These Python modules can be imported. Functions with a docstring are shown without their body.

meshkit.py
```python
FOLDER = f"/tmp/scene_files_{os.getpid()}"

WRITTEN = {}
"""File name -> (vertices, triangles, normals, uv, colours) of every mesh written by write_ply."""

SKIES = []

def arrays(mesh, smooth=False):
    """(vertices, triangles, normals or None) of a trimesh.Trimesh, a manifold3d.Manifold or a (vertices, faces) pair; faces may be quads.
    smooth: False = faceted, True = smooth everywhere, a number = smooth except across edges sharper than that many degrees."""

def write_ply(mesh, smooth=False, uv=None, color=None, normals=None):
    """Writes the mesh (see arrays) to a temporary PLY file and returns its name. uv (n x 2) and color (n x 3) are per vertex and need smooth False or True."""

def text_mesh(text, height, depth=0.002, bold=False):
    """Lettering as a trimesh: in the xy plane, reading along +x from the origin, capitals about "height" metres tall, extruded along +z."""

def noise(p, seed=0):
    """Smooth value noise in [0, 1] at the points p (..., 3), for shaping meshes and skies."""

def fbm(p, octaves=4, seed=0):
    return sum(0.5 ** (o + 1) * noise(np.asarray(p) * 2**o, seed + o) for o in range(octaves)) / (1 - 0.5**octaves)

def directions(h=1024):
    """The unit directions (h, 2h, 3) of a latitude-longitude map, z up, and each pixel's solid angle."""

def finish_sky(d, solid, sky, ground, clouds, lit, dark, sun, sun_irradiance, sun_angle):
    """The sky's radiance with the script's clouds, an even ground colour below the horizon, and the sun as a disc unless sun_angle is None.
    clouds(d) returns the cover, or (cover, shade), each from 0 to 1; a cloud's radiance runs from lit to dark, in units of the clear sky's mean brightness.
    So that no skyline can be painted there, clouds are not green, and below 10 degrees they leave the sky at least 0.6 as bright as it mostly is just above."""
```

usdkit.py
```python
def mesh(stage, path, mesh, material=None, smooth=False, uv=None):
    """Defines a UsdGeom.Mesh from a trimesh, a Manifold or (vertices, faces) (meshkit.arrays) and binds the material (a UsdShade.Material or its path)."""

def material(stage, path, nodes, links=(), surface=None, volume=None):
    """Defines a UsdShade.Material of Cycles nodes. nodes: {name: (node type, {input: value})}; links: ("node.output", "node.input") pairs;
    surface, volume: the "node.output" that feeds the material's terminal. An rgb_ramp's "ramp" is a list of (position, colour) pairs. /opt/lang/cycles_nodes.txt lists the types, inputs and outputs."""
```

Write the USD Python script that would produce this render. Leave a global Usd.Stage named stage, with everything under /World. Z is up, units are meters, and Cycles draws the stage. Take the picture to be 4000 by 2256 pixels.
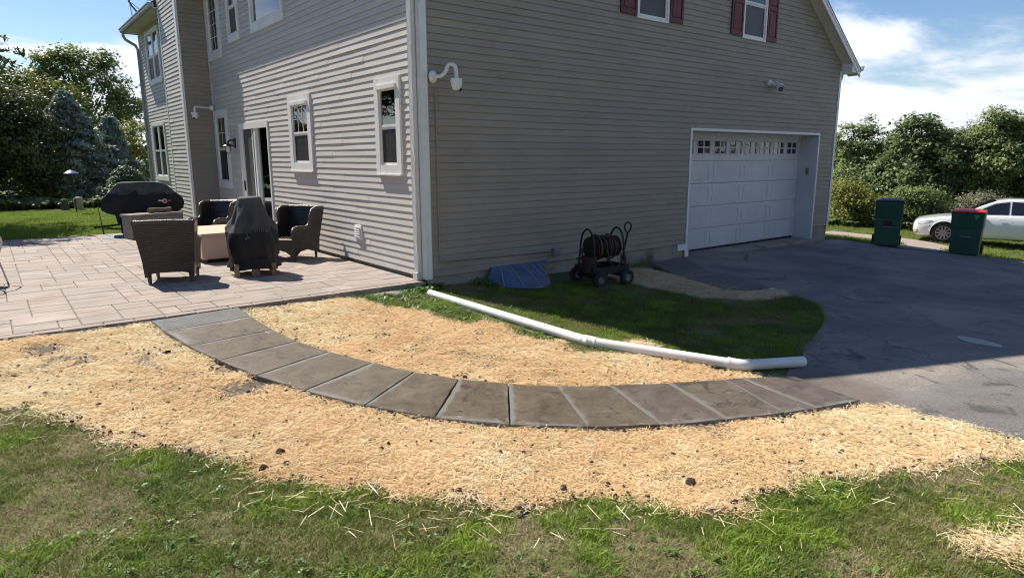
import math, random
import numpy as np, trimesh, usdkit, meshkit, manifold3d, shapely
from shapely.geometry import Polygon, Point, box as sbox, LineString
from shapely.ops import unary_union
from pxr import Usd, UsdGeom, UsdLux, UsdShade, Gf, Sdf, Vt

stage = Usd.Stage.CreateInMemory()
UsdGeom.SetStageUpAxis(stage, 'Z')
UsdGeom.Xform.Define(stage, '/World')
UsdGeom.Scope.Define(stage, '/World/Looks')

# ---------------------------------------------------------------- camera, sky, sun, exposure
CAM = np.array([-5.00255, -8.35113, 1.75893])
PITCH, ROLL, YAW = 0.197785, -0.002434, 0.670809
fw = np.array([math.sin(YAW) * math.cos(PITCH), math.cos(YAW) * math.cos(PITCH), -math.sin(PITCH)])
r0 = np.array([math.cos(YAW), -math.sin(YAW), 0.0]); u0 = np.cross(r0, fw)
rt = math.cos(ROLL) * r0 + math.sin(ROLL) * u0; up = -math.sin(ROLL) * r0 + math.cos(ROLL) * u0
cam = UsdGeom.Camera.Define(stage, '/World/camera')
m4 = Gf.Matrix4d(*rt, 0, *up, 0, *(-fw), 0, *CAM, 1)
cam.AddTransformOp().Set(m4)
cam.CreateHorizontalApertureAttr(36.0)
cam.CreateFocalLengthAttr(36.0 * 2558.04 / 4000)
cam.CreateClippingRangeAttr((0.05, 5000.0))
cam.CreateExposureAttr(0.68)

SUN_AZ = math.atan2(-0.262, 0.965)          # rotation of the direction towards the sun
SUN_EL = math.radians(51.3)
sun_dir = np.array([math.sin(SUN_AZ) * math.cos(SUN_EL), math.cos(SUN_AZ) * math.cos(SUN_EL), math.sin(SUN_EL)])
SKY_STRENGTH, SUN_INTENSITY = 0.083, 1.25
sun = UsdLux.DistantLight.Define(stage, '/World/sun')
sun.CreateNormalizeAttr(True); sun.CreateIntensityAttr(SUN_INTENSITY); sun.CreateAngleAttr(0.53)
sun.CreateColorAttr(Gf.Vec3f(1.0, 0.925, 0.80))
z_ = sun_dir; x_ = np.cross([0, 0, 1], z_); x_ /= np.linalg.norm(x_); y_ = np.cross(z_, x_)
sun.AddTransformOp().Set(Gf.Matrix4d(*x_, 0, *y_, 0, *z_, 0, 0, 0, 60, 1))
sky_mat = usdkit.material(stage, '/World/Looks/sky_air', {
    'tc': ('texture_coordinate', {}),
    'sky': ('sky_texture', {'sky_type': 'single_scattering', 'sun_disc': False, 'sun_elevation': SUN_EL, 'sun_rotation': SUN_AZ, 'altitude': 200.0, 'air_density': 1.0, 'aerosol_density': 0.35, 'ozone_density': 1.6}),
    'sep': ('separate_xyz', {}),
    'zc': ('math', {'math_type': 'maximum', 'value2': 0.03}),
    'zd': ('math', {'math_type': 'add', 'value2': 0.10}),
    'inv': ('math', {'math_type': 'divide', 'value1': 1.0}),
    'pv': ('vector_math', {'math_type': 'scale'}),
    'mp': ('mapping', {'mapping_type': 'point', 'scale': (1.0, 1.55, 0.0), 'location': (5.3, 0.4, 0.0)}),
    'n1': ('noise_texture', {'scale': 0.8, 'detail': 9.0, 'roughness': 0.58, 'distortion': 0.35}),
    'n2': ('noise_texture', {'scale': 0.23, 'detail': 2.0}),
    'ad': ('math', {'math_type': 'multiply_add', 'value2': 0.75}),
    'hz': ('map_range', {'range_type': 'smoothstep', 'from_min': 0.02, 'from_max': 0.38, 'to_min': 0.36, 'to_max': 0.0, 'clamp': True}),
    'ad2': ('math', {'math_type': 'add'}),
    'cov': ('map_range', {'range_type': 'smoothstep', 'from_min': 0.97, 'from_max': 1.22, 'to_min': 0.0, 'to_max': 0.92, 'clamp': True}),
    'sh': ('rgb_ramp', {'ramp': [(0.3, (6.2, 6.5, 7.6)), (0.62, (8.6, 8.8, 9.3))]}),
    'mx': ('mix', {'mix_type': 'mix'}), 'hs': ('hsv', {'hue': 0.508, 'saturation': 1.2, 'value': 1.0}),
    'bg': ('background_shader', {'strength': SKY_STRENGTH}),
}, [('tc.generated', 'sep.vector'), ('sep.z', 'zc.value1'), ('zc.value', 'zd.value1'), ('zd.value', 'inv.value2'),
    ('tc.generated', 'pv.vector1'), ('inv.value', 'pv.scale'), ('pv.vector', 'mp.vector'), ('mp.vector', 'n1.vector'), ('mp.vector', 'n2.vector'),
    ('n2.fac', 'ad.value1'), ('n1.fac', 'ad.value3'), ('sep.z', 'hz.value'), ('ad.value', 'ad2.value1'), ('hz.result', 'ad2.value2'), ('ad2.value', 'cov.value'),
    ('n1.fac', 'sh.fac'), ('cov.result', 'mx.fac'), ('sky.color', 'hs.color'), ('hs.color', 'mx.color1'), ('sh.color', 'mx.color2'), ('mx.color', 'bg.color')], surface='bg.background')
dome = UsdLux.DomeLight.Define(stage, '/World/sky')
UsdShade.MaterialBindingAPI.Apply(dome.GetPrim()).Bind(sky_mat)
dome.GetPrim().SetCustomDataByKey('kind', 'structure')

# ---------------------------------------------------------------- helpers
RNG = np.random.default_rng(7)
used = {}
def path_for(name, parent):
    base = (parent.GetPath().pathString if parent else '/World') + '/'
    k = used.get(base + name, 0); used[base + name] = k + 1
    return base + (name if k == 0 else f'{name}_{k:03d}')
def tag(p, label=None, cat=None, group=None, kind=None):
    for key, v in (('label', label), ('category', cat), ('group', group), ('kind', kind)):
        if v: p.SetCustomDataByKey(key, v)
    return p
def obj(name, mesh, mat, parent=None, smooth=False, **t):
    if isinstance(mesh, (list,)):
        mesh = cat(mesh)
    p = usdkit.mesh(stage, path_for(name, parent), mesh, mat, smooth=smooth).GetPrim()
    return tag(p, **t)
def thing(name, label, category, loc=(0, 0, 0), rotz=0, group=None):
    x = UsdGeom.Xform.Define(stage, path_for(name, None))
    x.AddTranslateOp().Set(Gf.Vec3d(*map(float, loc))); x.AddRotateZOp().Set(float(rotz))
    return tag(x.GetPrim(), label, category, group)
def cat(ms): return trimesh.util.concatenate(ms)
def bx(x0, x1, y0, y1, z0, z1):
    m = trimesh.creation.box((x1 - x0, y1 - y0, z1 - z0)); m.apply_translation(((x0 + x1) / 2, (y0 + y1) / 2, (z0 + z1) / 2)); return m
def rbx(x0, x1, y0, y1, z0, z1, r=0.01, n=8):
    """box with rounded edges"""
    s = [manifold3d.Manifold.sphere(r, n).translate((x, y, z)) for x in (x0 + r, x1 - r) for y in (y0 + r, y1 - r) for z in (z0 + r, z1 - r)]
    return tm(manifold3d.Manifold.batch_hull(s))
def tm(man):
    a = man.to_mesh(); return trimesh.Trimesh(a.vert_properties[:, :3], a.tri_verts, process=False)
def tube(pts, r, n=8, closed=False, caps=True):
    P = np.asarray(pts, float); k = len(P); r = np.full(k, r) if np.ndim(r) == 0 else np.asarray(r)
    T = (np.roll(P, -1, 0) - np.roll(P, 1, 0)) if closed else np.gradient(P, axis=0)
    T /= np.linalg.norm(T, axis=1, keepdims=True) + 1e-12
    a = np.array([0, 0, 1.0]) if abs(T[0][2]) < 0.9 else np.array([1.0, 0, 0])
    N = np.cross(T[0], a); N /= np.linalg.norm(N); V = []
    for i in range(k):
        N = N - T[i] * (N @ T[i]); N /= np.linalg.norm(N); B = np.cross(T[i], N)
        t = np.linspace(0, 2 * np.pi, n, endpoint=False)
        V.append(P[i] + r[i] * (np.cos(t)[:, None] * N + np.sin(t)[:, None] * B))
    V = np.vstack(V); F = []
    for i in range(k if closed else k - 1):
        j = (i + 1) % k
        for q in range(n):
            q2 = (q + 1) % n
            F += [[i * n + q, i * n + q2, j * n + q2], [i * n + q, j * n + q2, j * n + q]]
    if not closed and caps:
        V = np.vstack([V, P[0], P[-1]]); c0, c1 = len(V) - 2, len(V) - 1
        for q in range(n):
            F += [[c0, (q + 1) % n, q], [c1, (k - 1) * n + q, (k - 1) * n + (q + 1) % n]]
    return trimesh.Trimesh(V, F, process=False)
def lathe(prof, n=24, loc=(0, 0, 0)):
    m = trimesh.creation.revolve(np.asarray(prof, float), sections=n); m.apply_translation(loc); return m
def cyl(p0, p1, r, n=16): return tube([p0, p1], r, n)
def quads(V, F):
    F = np.asarray(F); return trimesh.Trimesh(np.asarray(V, float), np.vstack([F[:, [0, 1, 2]], F[:, [0, 2, 3]]]), process=False)
def xf(m, loc=(0, 0, 0), rz=0, rx=0, ry=0, s=1):
    m = m.copy(); m.apply_scale(s) if np.ndim(s) == 0 else m.apply_transform(np.diag([*s, 1]))
    for a, ax in ((rx, (1, 0, 0)), (ry, (0, 1, 0)), (rz, (0, 0, 1))):
        if a: m.apply_transform(trimesh.transformations.rotation_matrix(a, ax))
    m.apply_translation(loc); return m
def extr(pts, h):  # polygon (xy) extruded along z
    p = pts if isinstance(pts, Polygon) else Polygon(pts)
    return trimesh.creation.extrude_polygon(p, h, engine='earcut')
def bump_mesh(m, amp, scale, seed=0):
    v = m.vertices; d = meshkit.fbm(v * scale + 50, 4, seed) - 0.5
    n = v - v.mean(0); n /= np.linalg.norm(n, axis=1, keepdims=True) + 1e-9
    m.vertices = v + n * (d * amp)[:, None]; return m

# ---------------------------------------------------------------- materials
LOOK = {}
def mat(name, cols, scale=4.0, rough=0.7, bump=0.0, bscale=None, detail=6.0, spec=0.3, stretch=(1, 1, 1), island=None, transl=0.0, metal=0.0, coord='pos', rand=None, dist=0.0, coat=0.0, spread=(0.32, 0.68), mask=None):
    """cols: colours run through by fractal noise; island / rand: a second colour mixed per island / per object; mask: (scale, colour, lo, hi) blotches."""
    nodes = {'g': ('geometry', {}), 'tc': ('texture_coordinate', {}), 'mp': ('mapping', {'scale': stretch}), 'n': ('noise_texture', {'scale': scale, 'detail': detail, 'roughness': 0.6, 'distortion': dist}),
             'r': ('rgb_ramp', {'ramp': list(zip(np.linspace(spread[0], spread[1], len(cols)), cols)) if len(cols) > 1 else [(0, cols[0]), (1, cols[0])]}),
             'p': ('principled_bsdf', {'roughness': rough, 'specular_ior_level': spec, 'metallic': metal, 'coat_weight': coat})}
    links = [('tc.object' if coord == 'obj' else 'g.position', 'mp.vector'), ('mp.vector', 'n.vector'), ('n.fac', 'r.fac')]
    c = 'r.color'
    if mask:
        ms, mc, lo, hi = mask
        nodes['mn'] = ('noise_texture', {'scale': ms, 'detail': 4.0, 'roughness': 0.6}); nodes['mr'] = ('map_range', {'range_type': 'smoothstep', 'from_min': lo, 'from_max': hi, 'clamp': True}); nodes['mm'] = ('mix', {'mix_type': 'mix', 'color2': mc})
        links += [('mp.vector', 'mn.vector'), ('mn.fac', 'mr.value'), ('mr.result', 'mm.fac'), (c, 'mm.color1')]; c = 'mm.color'
    if island:
        nodes['im'] = ('mix', {'mix_type': 'mix', 'color2': island[0]}); nodes['ir'] = ('math', {'math_type': 'power', 'value2': island[1]})
        links += [('g.random_per_island', 'ir.value1'), ('ir.value', 'im.fac'), (c, 'im.color1')]; c = 'im.color'
    if rand:
        nodes['oi'] = ('object_info', {}); nodes['om'] = ('mix', {'mix_type': 'mix', 'color2': rand[0]}); nodes['op'] = ('math', {'math_type': 'multiply', 'value2': rand[1]})
        links += [('oi.random', 'op.value1'), ('op.value', 'om.fac'), (c, 'om.color1')]; c = 'om.color'
    links.append((c, 'p.base_color'))
    if bump:
        nodes['bn'] = ('noise_texture', {'scale': bscale or scale * 6, 'detail': 5.0, 'roughness': 0.65}); nodes['b'] = ('bump', {'strength': min(1.0, bump), 'distance': 0.01})
        links += [('mp.vector', 'bn.vector'), ('bn.fac', 'b.height'), ('b.normal', 'p.normal')]
    out = 'p.BSDF'
    if transl:
        nodes['t'] = ('translucent_bsdf', {}); nodes['x'] = ('mix_closure', {'fac': transl})
        links += [(c, 't.color'), ('p.BSDF', 'x.closure1'), ('t.BSDF', 'x.closure2')]; out = 'x.closure'
    LOOK[name] = usdkit.material(stage, f'/World/Looks/{name}', nodes, links, surface=out); return LOOK[name]
def pane(name, tint, ior=1.5):
    LOOK[name] = usdkit.material(stage, f'/World/Looks/{name}', {'t': ('transparent_bsdf', {'color': tint}), 'gl': ('glossy_bsdf', {'color': (0.95, 0.97, 1.0), 'roughness': 0.0}), 'f': ('fresnel', {'IOR': ior}), 'x': ('mix_closure', {})},
        [('f.fac', 'x.fac'), ('t.BSDF', 'x.closure1'), ('gl.BSDF', 'x.closure2')], surface='x.closure'); return LOOK[name]

mat('siding', [(0.549, 0.518, 0.488), (0.610, 0.579, 0.549)], 1.2, 0.55, bump=0.15, bscale=90, spec=0.3, stretch=(1, 1, 5), rand=((0.44, 0.42, 0.40), 0.5))  # clapboard of the sunlit walls, lightened to carry part of their sunlight
mat('siding_weathered', [(0.252, 0.222, 0.180), (0.292, 0.258, 0.214), (0.318, 0.282, 0.236)], 1.1, 0.6, bump=0.15, bscale=90, spec=0.25, stretch=(1, 1, 2.2), rand=((0.26, 0.245, 0.21), 0.6), mask=(0.75, (0.20, 0.195, 0.16), 0.56, 0.84))  # same clapboard with mildew blotches; the darker base paints in the walls' shade
mat('sheathing', [(0.16, 0.15, 0.14)], rough=0.9)
mat('white_trim', [(0.66, 0.66, 0.65), (0.76, 0.76, 0.75)], 3.0, 0.42, bump=0.05, spec=0.35)
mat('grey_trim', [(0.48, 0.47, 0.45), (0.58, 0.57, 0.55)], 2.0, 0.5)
mat('soffit', [(0.50, 0.48, 0.43), (0.58, 0.56, 0.51)], 2.5, 0.6)
mat('shutter_red', [(0.10, 0.026, 0.03), (0.14, 0.036, 0.04)], 3.0, 0.5)
mat('door_white', [(0.516, 0.525, 0.542), (0.602, 0.611, 0.628)], 1.5, 0.45, bump=0.06, bscale=120)
mat('shingle', [(0.03, 0.03, 0.035), (0.06, 0.055, 0.06)], 8.0, 0.85, bump=0.6)
mat('concrete', [(0.24, 0.22, 0.18), (0.34, 0.31, 0.26)], 2.0, 0.85, bump=0.4, bscale=40, mask=(1.1, (0.13, 0.09, 0.06), 0.52, 0.72))
mat('room_dark', [(0.045, 0.042, 0.04)], rough=0.9)
mat('curtain', [(0.16, 0.17, 0.20), (0.30, 0.31, 0.35)], 9.0, 0.9, stretch=(3, 3, 0.3))
mat('screen_mesh', [(0.075, 0.07, 0.072)], rough=0.6)
mat('bronze', [(0.05, 0.045, 0.04), (0.09, 0.08, 0.07)], 20.0, 0.4, metal=0.6)
mat('lamp_glass', [(0.6, 0.6, 0.58)], rough=0.25)
usdkit.material(stage, '/World/Looks/bug_screen', {'t': ('transparent_bsdf', {}), 'p': ('principled_bsdf', {'base_color': (0.03, 0.03, 0.033), 'roughness': 0.5}), 'x': ('mix_closure', {'fac': 0.62})}, [('t.BSDF', 'x.closure1'), ('p.BSDF', 'x.closure2')], surface='x.closure')
LOOK['bug_screen'] = UsdShade.Material.Get(stage, '/World/Looks/bug_screen')
pane('glass', (0.72, 0.76, 0.76), 2.3)
pane('glass_dark', (0.25, 0.27, 0.28), 1.75)
LOOK['asphalt'] = usdkit.material(stage, '/World/Looks/asphalt', {
    'g': ('geometry', {}), 'n1': ('noise_texture', {'scale': 0.45, 'detail': 10.0, 'roughness': 0.66, 'distortion': 0.6}), 'r1': ('rgb_ramp', {'ramp': [(0.32, (0.122, 0.113, 0.110)), (0.5, (0.198, 0.182, 0.172)), (0.66, (0.305, 0.272, 0.23))]}),
    'n2': ('noise_texture', {'scale': 75.0, 'detail': 3.0, 'roughness': 0.7}), 'r2': ('rgb_ramp', {'ramp': [(0.32, (0.52, 0.52, 0.54)), (0.5, (0.95, 0.95, 0.95)), (0.68, (1.5, 1.46, 1.4))]}), 'mu': ('mix', {'mix_type': 'multiply', 'fac': 1.0}),
    'n3': ('noise_texture', {'scale': 1.7, 'detail': 7.0, 'roughness': 0.7, 'distortion': 1.5}), 'm3': ('map_range', {'range_type': 'smoothstep', 'from_min': 0.57, 'from_max': 0.68, 'to_max': 0.75, 'clamp': True}), 'd': ('mix', {'mix_type': 'mix', 'color2': (0.060, 0.057, 0.058)}),
    'wd': ('noise_texture', {'scale': 1.3, 'detail': 5.0}), 'sc': ('vector_math', {'math_type': 'multiply_add', 'vector2': (0.9, 0.9, 0.0)}), 'v': ('voronoi_texture', {'feature': 'distance_to_edge', 'scale': 0.42}), 'cr': ('map_range', {'from_min': 0.0, 'from_max': 0.0045, 'to_min': 0.7, 'to_max': 0.0, 'clamp': True}), 'c': ('mix', {'mix_type': 'mix', 'color2': (0.045, 0.042, 0.042)}),
    'so': ('vector_math', {'math_type': 'distance', 'vector2': (1.05, -5.62, -0.42)}), 'sn': ('math', {'math_type': 'multiply_add', 'value2': 0.55}), 'sr': ('map_range', {'range_type': 'smoothstep', 'from_min': 0.62, 'from_max': 0.98, 'to_min': 0.62, 'to_max': 0.0, 'clamp': True}), 'st': ('mix', {'mix_type': 'mix', 'color2': (0.125, 0.098, 0.080)}),
    'b': ('bump', {'strength': 0.8, 'distance': 0.01}), 'p': ('principled_bsdf', {'roughness': 0.8, 'specular_ior_level': 0.3})},
    [('g.position', 'n1.vector'), ('g.position', 'n2.vector'), ('g.position', 'n3.vector'), ('g.position', 'wd.vector'), ('n1.fac', 'r1.fac'), ('n2.fac', 'r2.fac'), ('r1.color', 'mu.color1'), ('r2.color', 'mu.color2'), ('n3.fac', 'm3.value'), ('m3.result', 'd.fac'), ('mu.color', 'd.color1'),
     ('wd.color', 'sc.vector1'), ('g.position', 'sc.vector3'), ('sc.vector', 'v.vector'), ('v.distance', 'cr.value'), ('cr.result', 'c.fac'), ('d.color', 'c.color1'), ('g.position', 'so.vector1'), ('n3.fac', 'sn.value1'), ('so.value', 'sn.value3'), ('sn.value', 'sr.value'), ('sr.result', 'st.fac'), ('c.color', 'st.color1'), ('st.color', 'p.base_color'), ('n2.fac', 'b.height'), ('b.normal', 'p.normal')], surface='p.BSDF')
mat('puddle', [(0.06, 0.057, 0.058)], rough=0.22, spec=0.35)
mat('asphalt_fresh', [(0.115, 0.095, 0.082), (0.17, 0.145, 0.122)], 2.5, 0.85, bump=0.6, bscale=120)
PAV = []
for i, (a, b, c_) in enumerate([((0.254, 0.210, 0.186), (0.318, 0.270, 0.239), (0.359, 0.310, 0.282)), ((0.271, 0.223, 0.192), (0.338, 0.284, 0.250), (0.382, 0.324, 0.280)), ((0.243, 0.206, 0.190), (0.295, 0.257, 0.233), (0.336, 0.298, 0.275)), ((0.277, 0.221, 0.190), (0.334, 0.271, 0.232), (0.369, 0.310, 0.272))]):
    PAV.append(mat(f'paver_{"abcd"[i]}', [tuple(q * 0.82 for q in a), b, tuple(q * 1.1 for q in c_)], 2.6, 0.75, bump=0.6, bscale=26, stretch=(0.7, 2.4, 1), rand=((0.25, 0.215, 0.19), 0.6), spec=0.25))
mat('paver_border', [(0.23, 0.18, 0.15), (0.32, 0.255, 0.21)], 3.0, 0.8, bump=0.5, bscale=30, rand=((0.28, 0.23, 0.2), 0.6))
mat('joint_sand', [(0.17, 0.14, 0.115), (0.25, 0.21, 0.175)], 20.0, 0.95)
BLUE = []
def stone(name, cols, dark, amount):
    n = {'g': ('geometry', {}), 'n': ('noise_texture', {'scale': 3.2, 'detail': 12.0, 'roughness': 0.72, 'distortion': 1.2}), 'r': ('rgb_ramp', {'ramp': list(zip((0.3, 0.5, 0.7), cols))}),
         'n2': ('noise_texture', {'scale': 4.6, 'detail': 10.0, 'roughness': 0.7, 'distortion': 1.6}), 'm2': ('map_range', {'range_type': 'smoothstep', 'from_min': 0.52, 'from_max': 0.66, 'clamp': True}), 'd': ('mix', {'mix_type': 'mix', 'color2': dark}),
         'at': ('attribute', {'attribute': 'margin'}), 'n3': ('noise_texture', {'scale': 7.0, 'detail': 6.0, 'roughness': 0.7}), 'ad': ('math', {'math_type': 'add'}), 'm3': ('map_range', {'range_type': 'smoothstep', 'from_min': 0.92, 'from_max': 1.22, 'to_max': amount, 'clamp': True}),
         'e': ('mix', {'mix_type': 'mix', 'color2': (0.19, 0.187, 0.168)}), 'nb': ('noise_texture', {'scale': 26.0, 'detail': 6.0, 'roughness': 0.7}), 'b': ('bump', {'strength': 0.5, 'distance': 0.008}), 'p': ('principled_bsdf', {'roughness': 0.5, 'specular_ior_level': 0.4})}
    l = [('g.position', 'n.vector'), ('g.position', 'n2.vector'), ('g.position', 'n3.vector'), ('g.position', 'nb.vector'), ('n.fac', 'r.fac'), ('n2.fac', 'm2.value'), ('m2.result', 'd.fac'), ('r.color', 'd.color1'), ('at.fac', 'ad.value1'), ('n3.fac', 'ad.value2'), ('ad.value', 'm3.value'),
         ('m3.result', 'e.fac'), ('d.color', 'e.color1'), ('e.color', 'p.base_color'), ('nb.fac', 'b.height'), ('b.normal', 'p.normal')]
    BLUE.append(usdkit.material(stage, f'/World/Looks/{name}', n, l, surface='p.BSDF'))
stone('bluestone_a', [(0.072, 0.076, 0.078), (0.105, 0.106, 0.104), (0.14, 0.138, 0.13)], (0.068, 0.064, 0.058), 0.6)
stone('bluestone_b', [(0.060, 0.045, 0.030), (0.105, 0.082, 0.056), (0.150, 0.122, 0.088)], (0.045, 0.035, 0.028), 0.8)
stone('bluestone_c', [(0.070, 0.055, 0.038), (0.112, 0.090, 0.064), (0.155, 0.132, 0.102)], (0.058, 0.049, 0.040), 0.8)
stone('bluestone_d', [(0.072, 0.056, 0.046), (0.110, 0.086, 0.070), (0.145, 0.122, 0.104)], (0.060, 0.052, 0.048), 0.7)
mat('stone_margin', [(0.20, 0.20, 0.185), (0.27, 0.262, 0.24)], 6.0, 0.7, bump=0.3)
mat('soil', [(0.07, 0.055, 0.042), (0.13, 0.10, 0.075), (0.21, 0.165, 0.12)], 14.0, 0.95, bump=1.0, bscale=60)
mat('clod', [(0.03, 0.021, 0.017), (0.075, 0.055, 0.044)], 30.0, 0.95, bump=1.0, bscale=90)
mat('straw', [(0.700, 0.545, 0.302), (0.827, 0.676, 0.414)], 1.2, 0.6, island=((0.960, 0.894, 0.627), 1.3), transl=0.12, spec=0.3)
mat('straw_orange', [(0.700, 0.480, 0.252), (0.806, 0.589, 0.336)], 1.2, 0.6, island=((0.954, 0.785, 0.515), 1.2), transl=0.12, spec=0.3)
mat('straw_pale', [(0.806, 0.698, 0.470), (0.901, 0.807, 0.582)], 1.2, 0.5, island=((0.960, 0.960, 0.851), 1.3), transl=0.1, spec=0.4)
mat('lawn_soil', [(0.060, 0.078, 0.024), (0.098, 0.120, 0.036), (0.150, 0.158, 0.060)], 0.8, 0.95, bump=1.0, bscale=50, detail=8.0)
mat('grass', [(0.095, 0.150, 0.020), (0.165, 0.215, 0.036), (0.27, 0.25, 0.10)], 1.5, 0.5, island=((0.27, 0.26, 0.11), 1.6), transl=0.35, spec=0.3, detail=4.0, spread=(0.3, 0.72))
mat('grass_dry', [(0.256, 0.217, 0.105), (0.417, 0.336, 0.193)], 1.5, 0.7, island=((0.36, 0.30, 0.19), 1.3), transl=0.2)
mat('grass_bright', [(0.16, 0.26, 0.022), (0.26, 0.36, 0.04)], 1.0, 0.5, island=((0.27, 0.31, 0.07), 1.6), transl=0.3)
mat('weed', [(0.095, 0.176, 0.034), (0.149, 0.243, 0.047)], 3.0, 0.42, island=((0.14, 0.20, 0.06), 1.5), transl=0.25, spec=0.45)
mat('bark', [(0.05, 0.04, 0.032), (0.11, 0.09, 0.07)], 8.0, 0.9, bump=1.0, stretch=(1, 1, 0.2))
def leafmat(name, a, b, isl, tr=0.3): return mat(name, [a, b], 0.5, 0.46, island=(isl, 1.6), transl=tr, spec=0.35, spread=(0.35, 0.65))
leafmat('needle_dark', (0.083, 0.110, 0.036), (0.152, 0.167, 0.047), (0.300, 0.259, 0.067), 0.15)
leafmat('needle_blue', (0.203, 0.268, 0.225), (0.313, 0.373, 0.301), (0.516, 0.568, 0.452), 0.12)
leafmat('needle_green', (0.081, 0.127, 0.081), (0.143, 0.188, 0.117), (0.233, 0.269, 0.179), 0.12)
leafmat('leaf_olive', (0.173, 0.204, 0.050), (0.264, 0.276, 0.073), (0.394, 0.381, 0.115))
leafmat('leaf_green', (0.154, 0.216, 0.059), (0.241, 0.299, 0.090), (0.369, 0.407, 0.147))
leafmat('leaf_maple', (0.120, 0.170, 0.064), (0.192, 0.237, 0.092), (0.380, 0.397, 0.210))
leafmat('leaf_light', (0.163, 0.211, 0.070), (0.242, 0.295, 0.104), (0.357, 0.395, 0.172))
leafmat('leaf_yellow', (0.203, 0.227, 0.037), (0.288, 0.295, 0.057), (0.389, 0.380, 0.101))
leafmat('leaf_sage', (0.186, 0.194, 0.121), (0.259, 0.259, 0.170), (0.341, 0.341, 0.244))
mat('pvc', [(0.70, 0.69, 0.66), (0.80, 0.79, 0.765)], 5.0, 0.35, spec=0.45, mask=(9.0, (0.50, 0.47, 0.42), 0.60, 0.78))
mat('bucket_brown', [(0.030, 0.014, 0.013), (0.05, 0.02, 0.018)], 4.0, 0.5)
mat('rubber', [(0.018, 0.018, 0.019), (0.035, 0.034, 0.033)], 12.0, 0.75)
mat('black_steel', [(0.012, 0.012, 0.013), (0.025, 0.024, 0.024)], 10.0, 0.45)
mat('hose', [(0.045, 0.026, 0.017), (0.085, 0.05, 0.032)], 9.0, 0.5, rand=((0.07, 0.045, 0.03), 0.5))
mat('rim_grey', [(0.16, 0.16, 0.165), (0.26, 0.26, 0.26)], 9.0, 0.45)
mat('well_plastic', [(0.07, 0.105, 0.20), (0.12, 0.17, 0.30)], 3.0, 0.18, bump=0.12, bscale=20, spec=0.7, mask=(7.0, (0.17, 0.19, 0.23), 0.60, 0.75))
mat('well_rib', [(0.26, 0.28, 0.33)], rough=0.35)
mat('cover_black', [(0.006, 0.006, 0.007), (0.013, 0.013, 0.014)], 2.5, 0.6, bump=0.5, bscale=11, spec=0.3)
mat('cover_worn', [(0.043, 0.042, 0.042), (0.090, 0.087, 0.084)], 4.5, 0.7, bump=0.7, bscale=12, spec=0.25)  # lighter grey cloth; on the grill top it paints in sun glare
mat('logo_white', [(0.6, 0.6, 0.6)], rough=0.6); mat('logo_red', [(0.5, 0.06, 0.04)], rough=0.6)
mat('table_cover', [(0.50, 0.36, 0.27), (0.57, 0.42, 0.325)], 1.5, 0.7, bump=0.15, bscale=12)
mat('deck_box_grey', [(0.18, 0.165, 0.155), (0.25, 0.23, 0.215)], 2.5, 0.7, bump=0.25, bscale=30, stretch=(1, 1, 6))
mat('log_bark', [(0.13, 0.095, 0.06), (0.26, 0.20, 0.135)], 14.0, 0.9, bump=1.0)
mat('wood_leg', [(0.22, 0.13, 0.08), (0.30, 0.19, 0.12)], 8.0, 0.6)
mat('bin_green', [(0.010, 0.061, 0.044), (0.017, 0.085, 0.058)], 2.5, 0.42, bump=0.1, bscale=60, spec=0.45)
mat('bin_lid_dark', [(0.010, 0.03, 0.03)], rough=0.3, spec=0.6)
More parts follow.
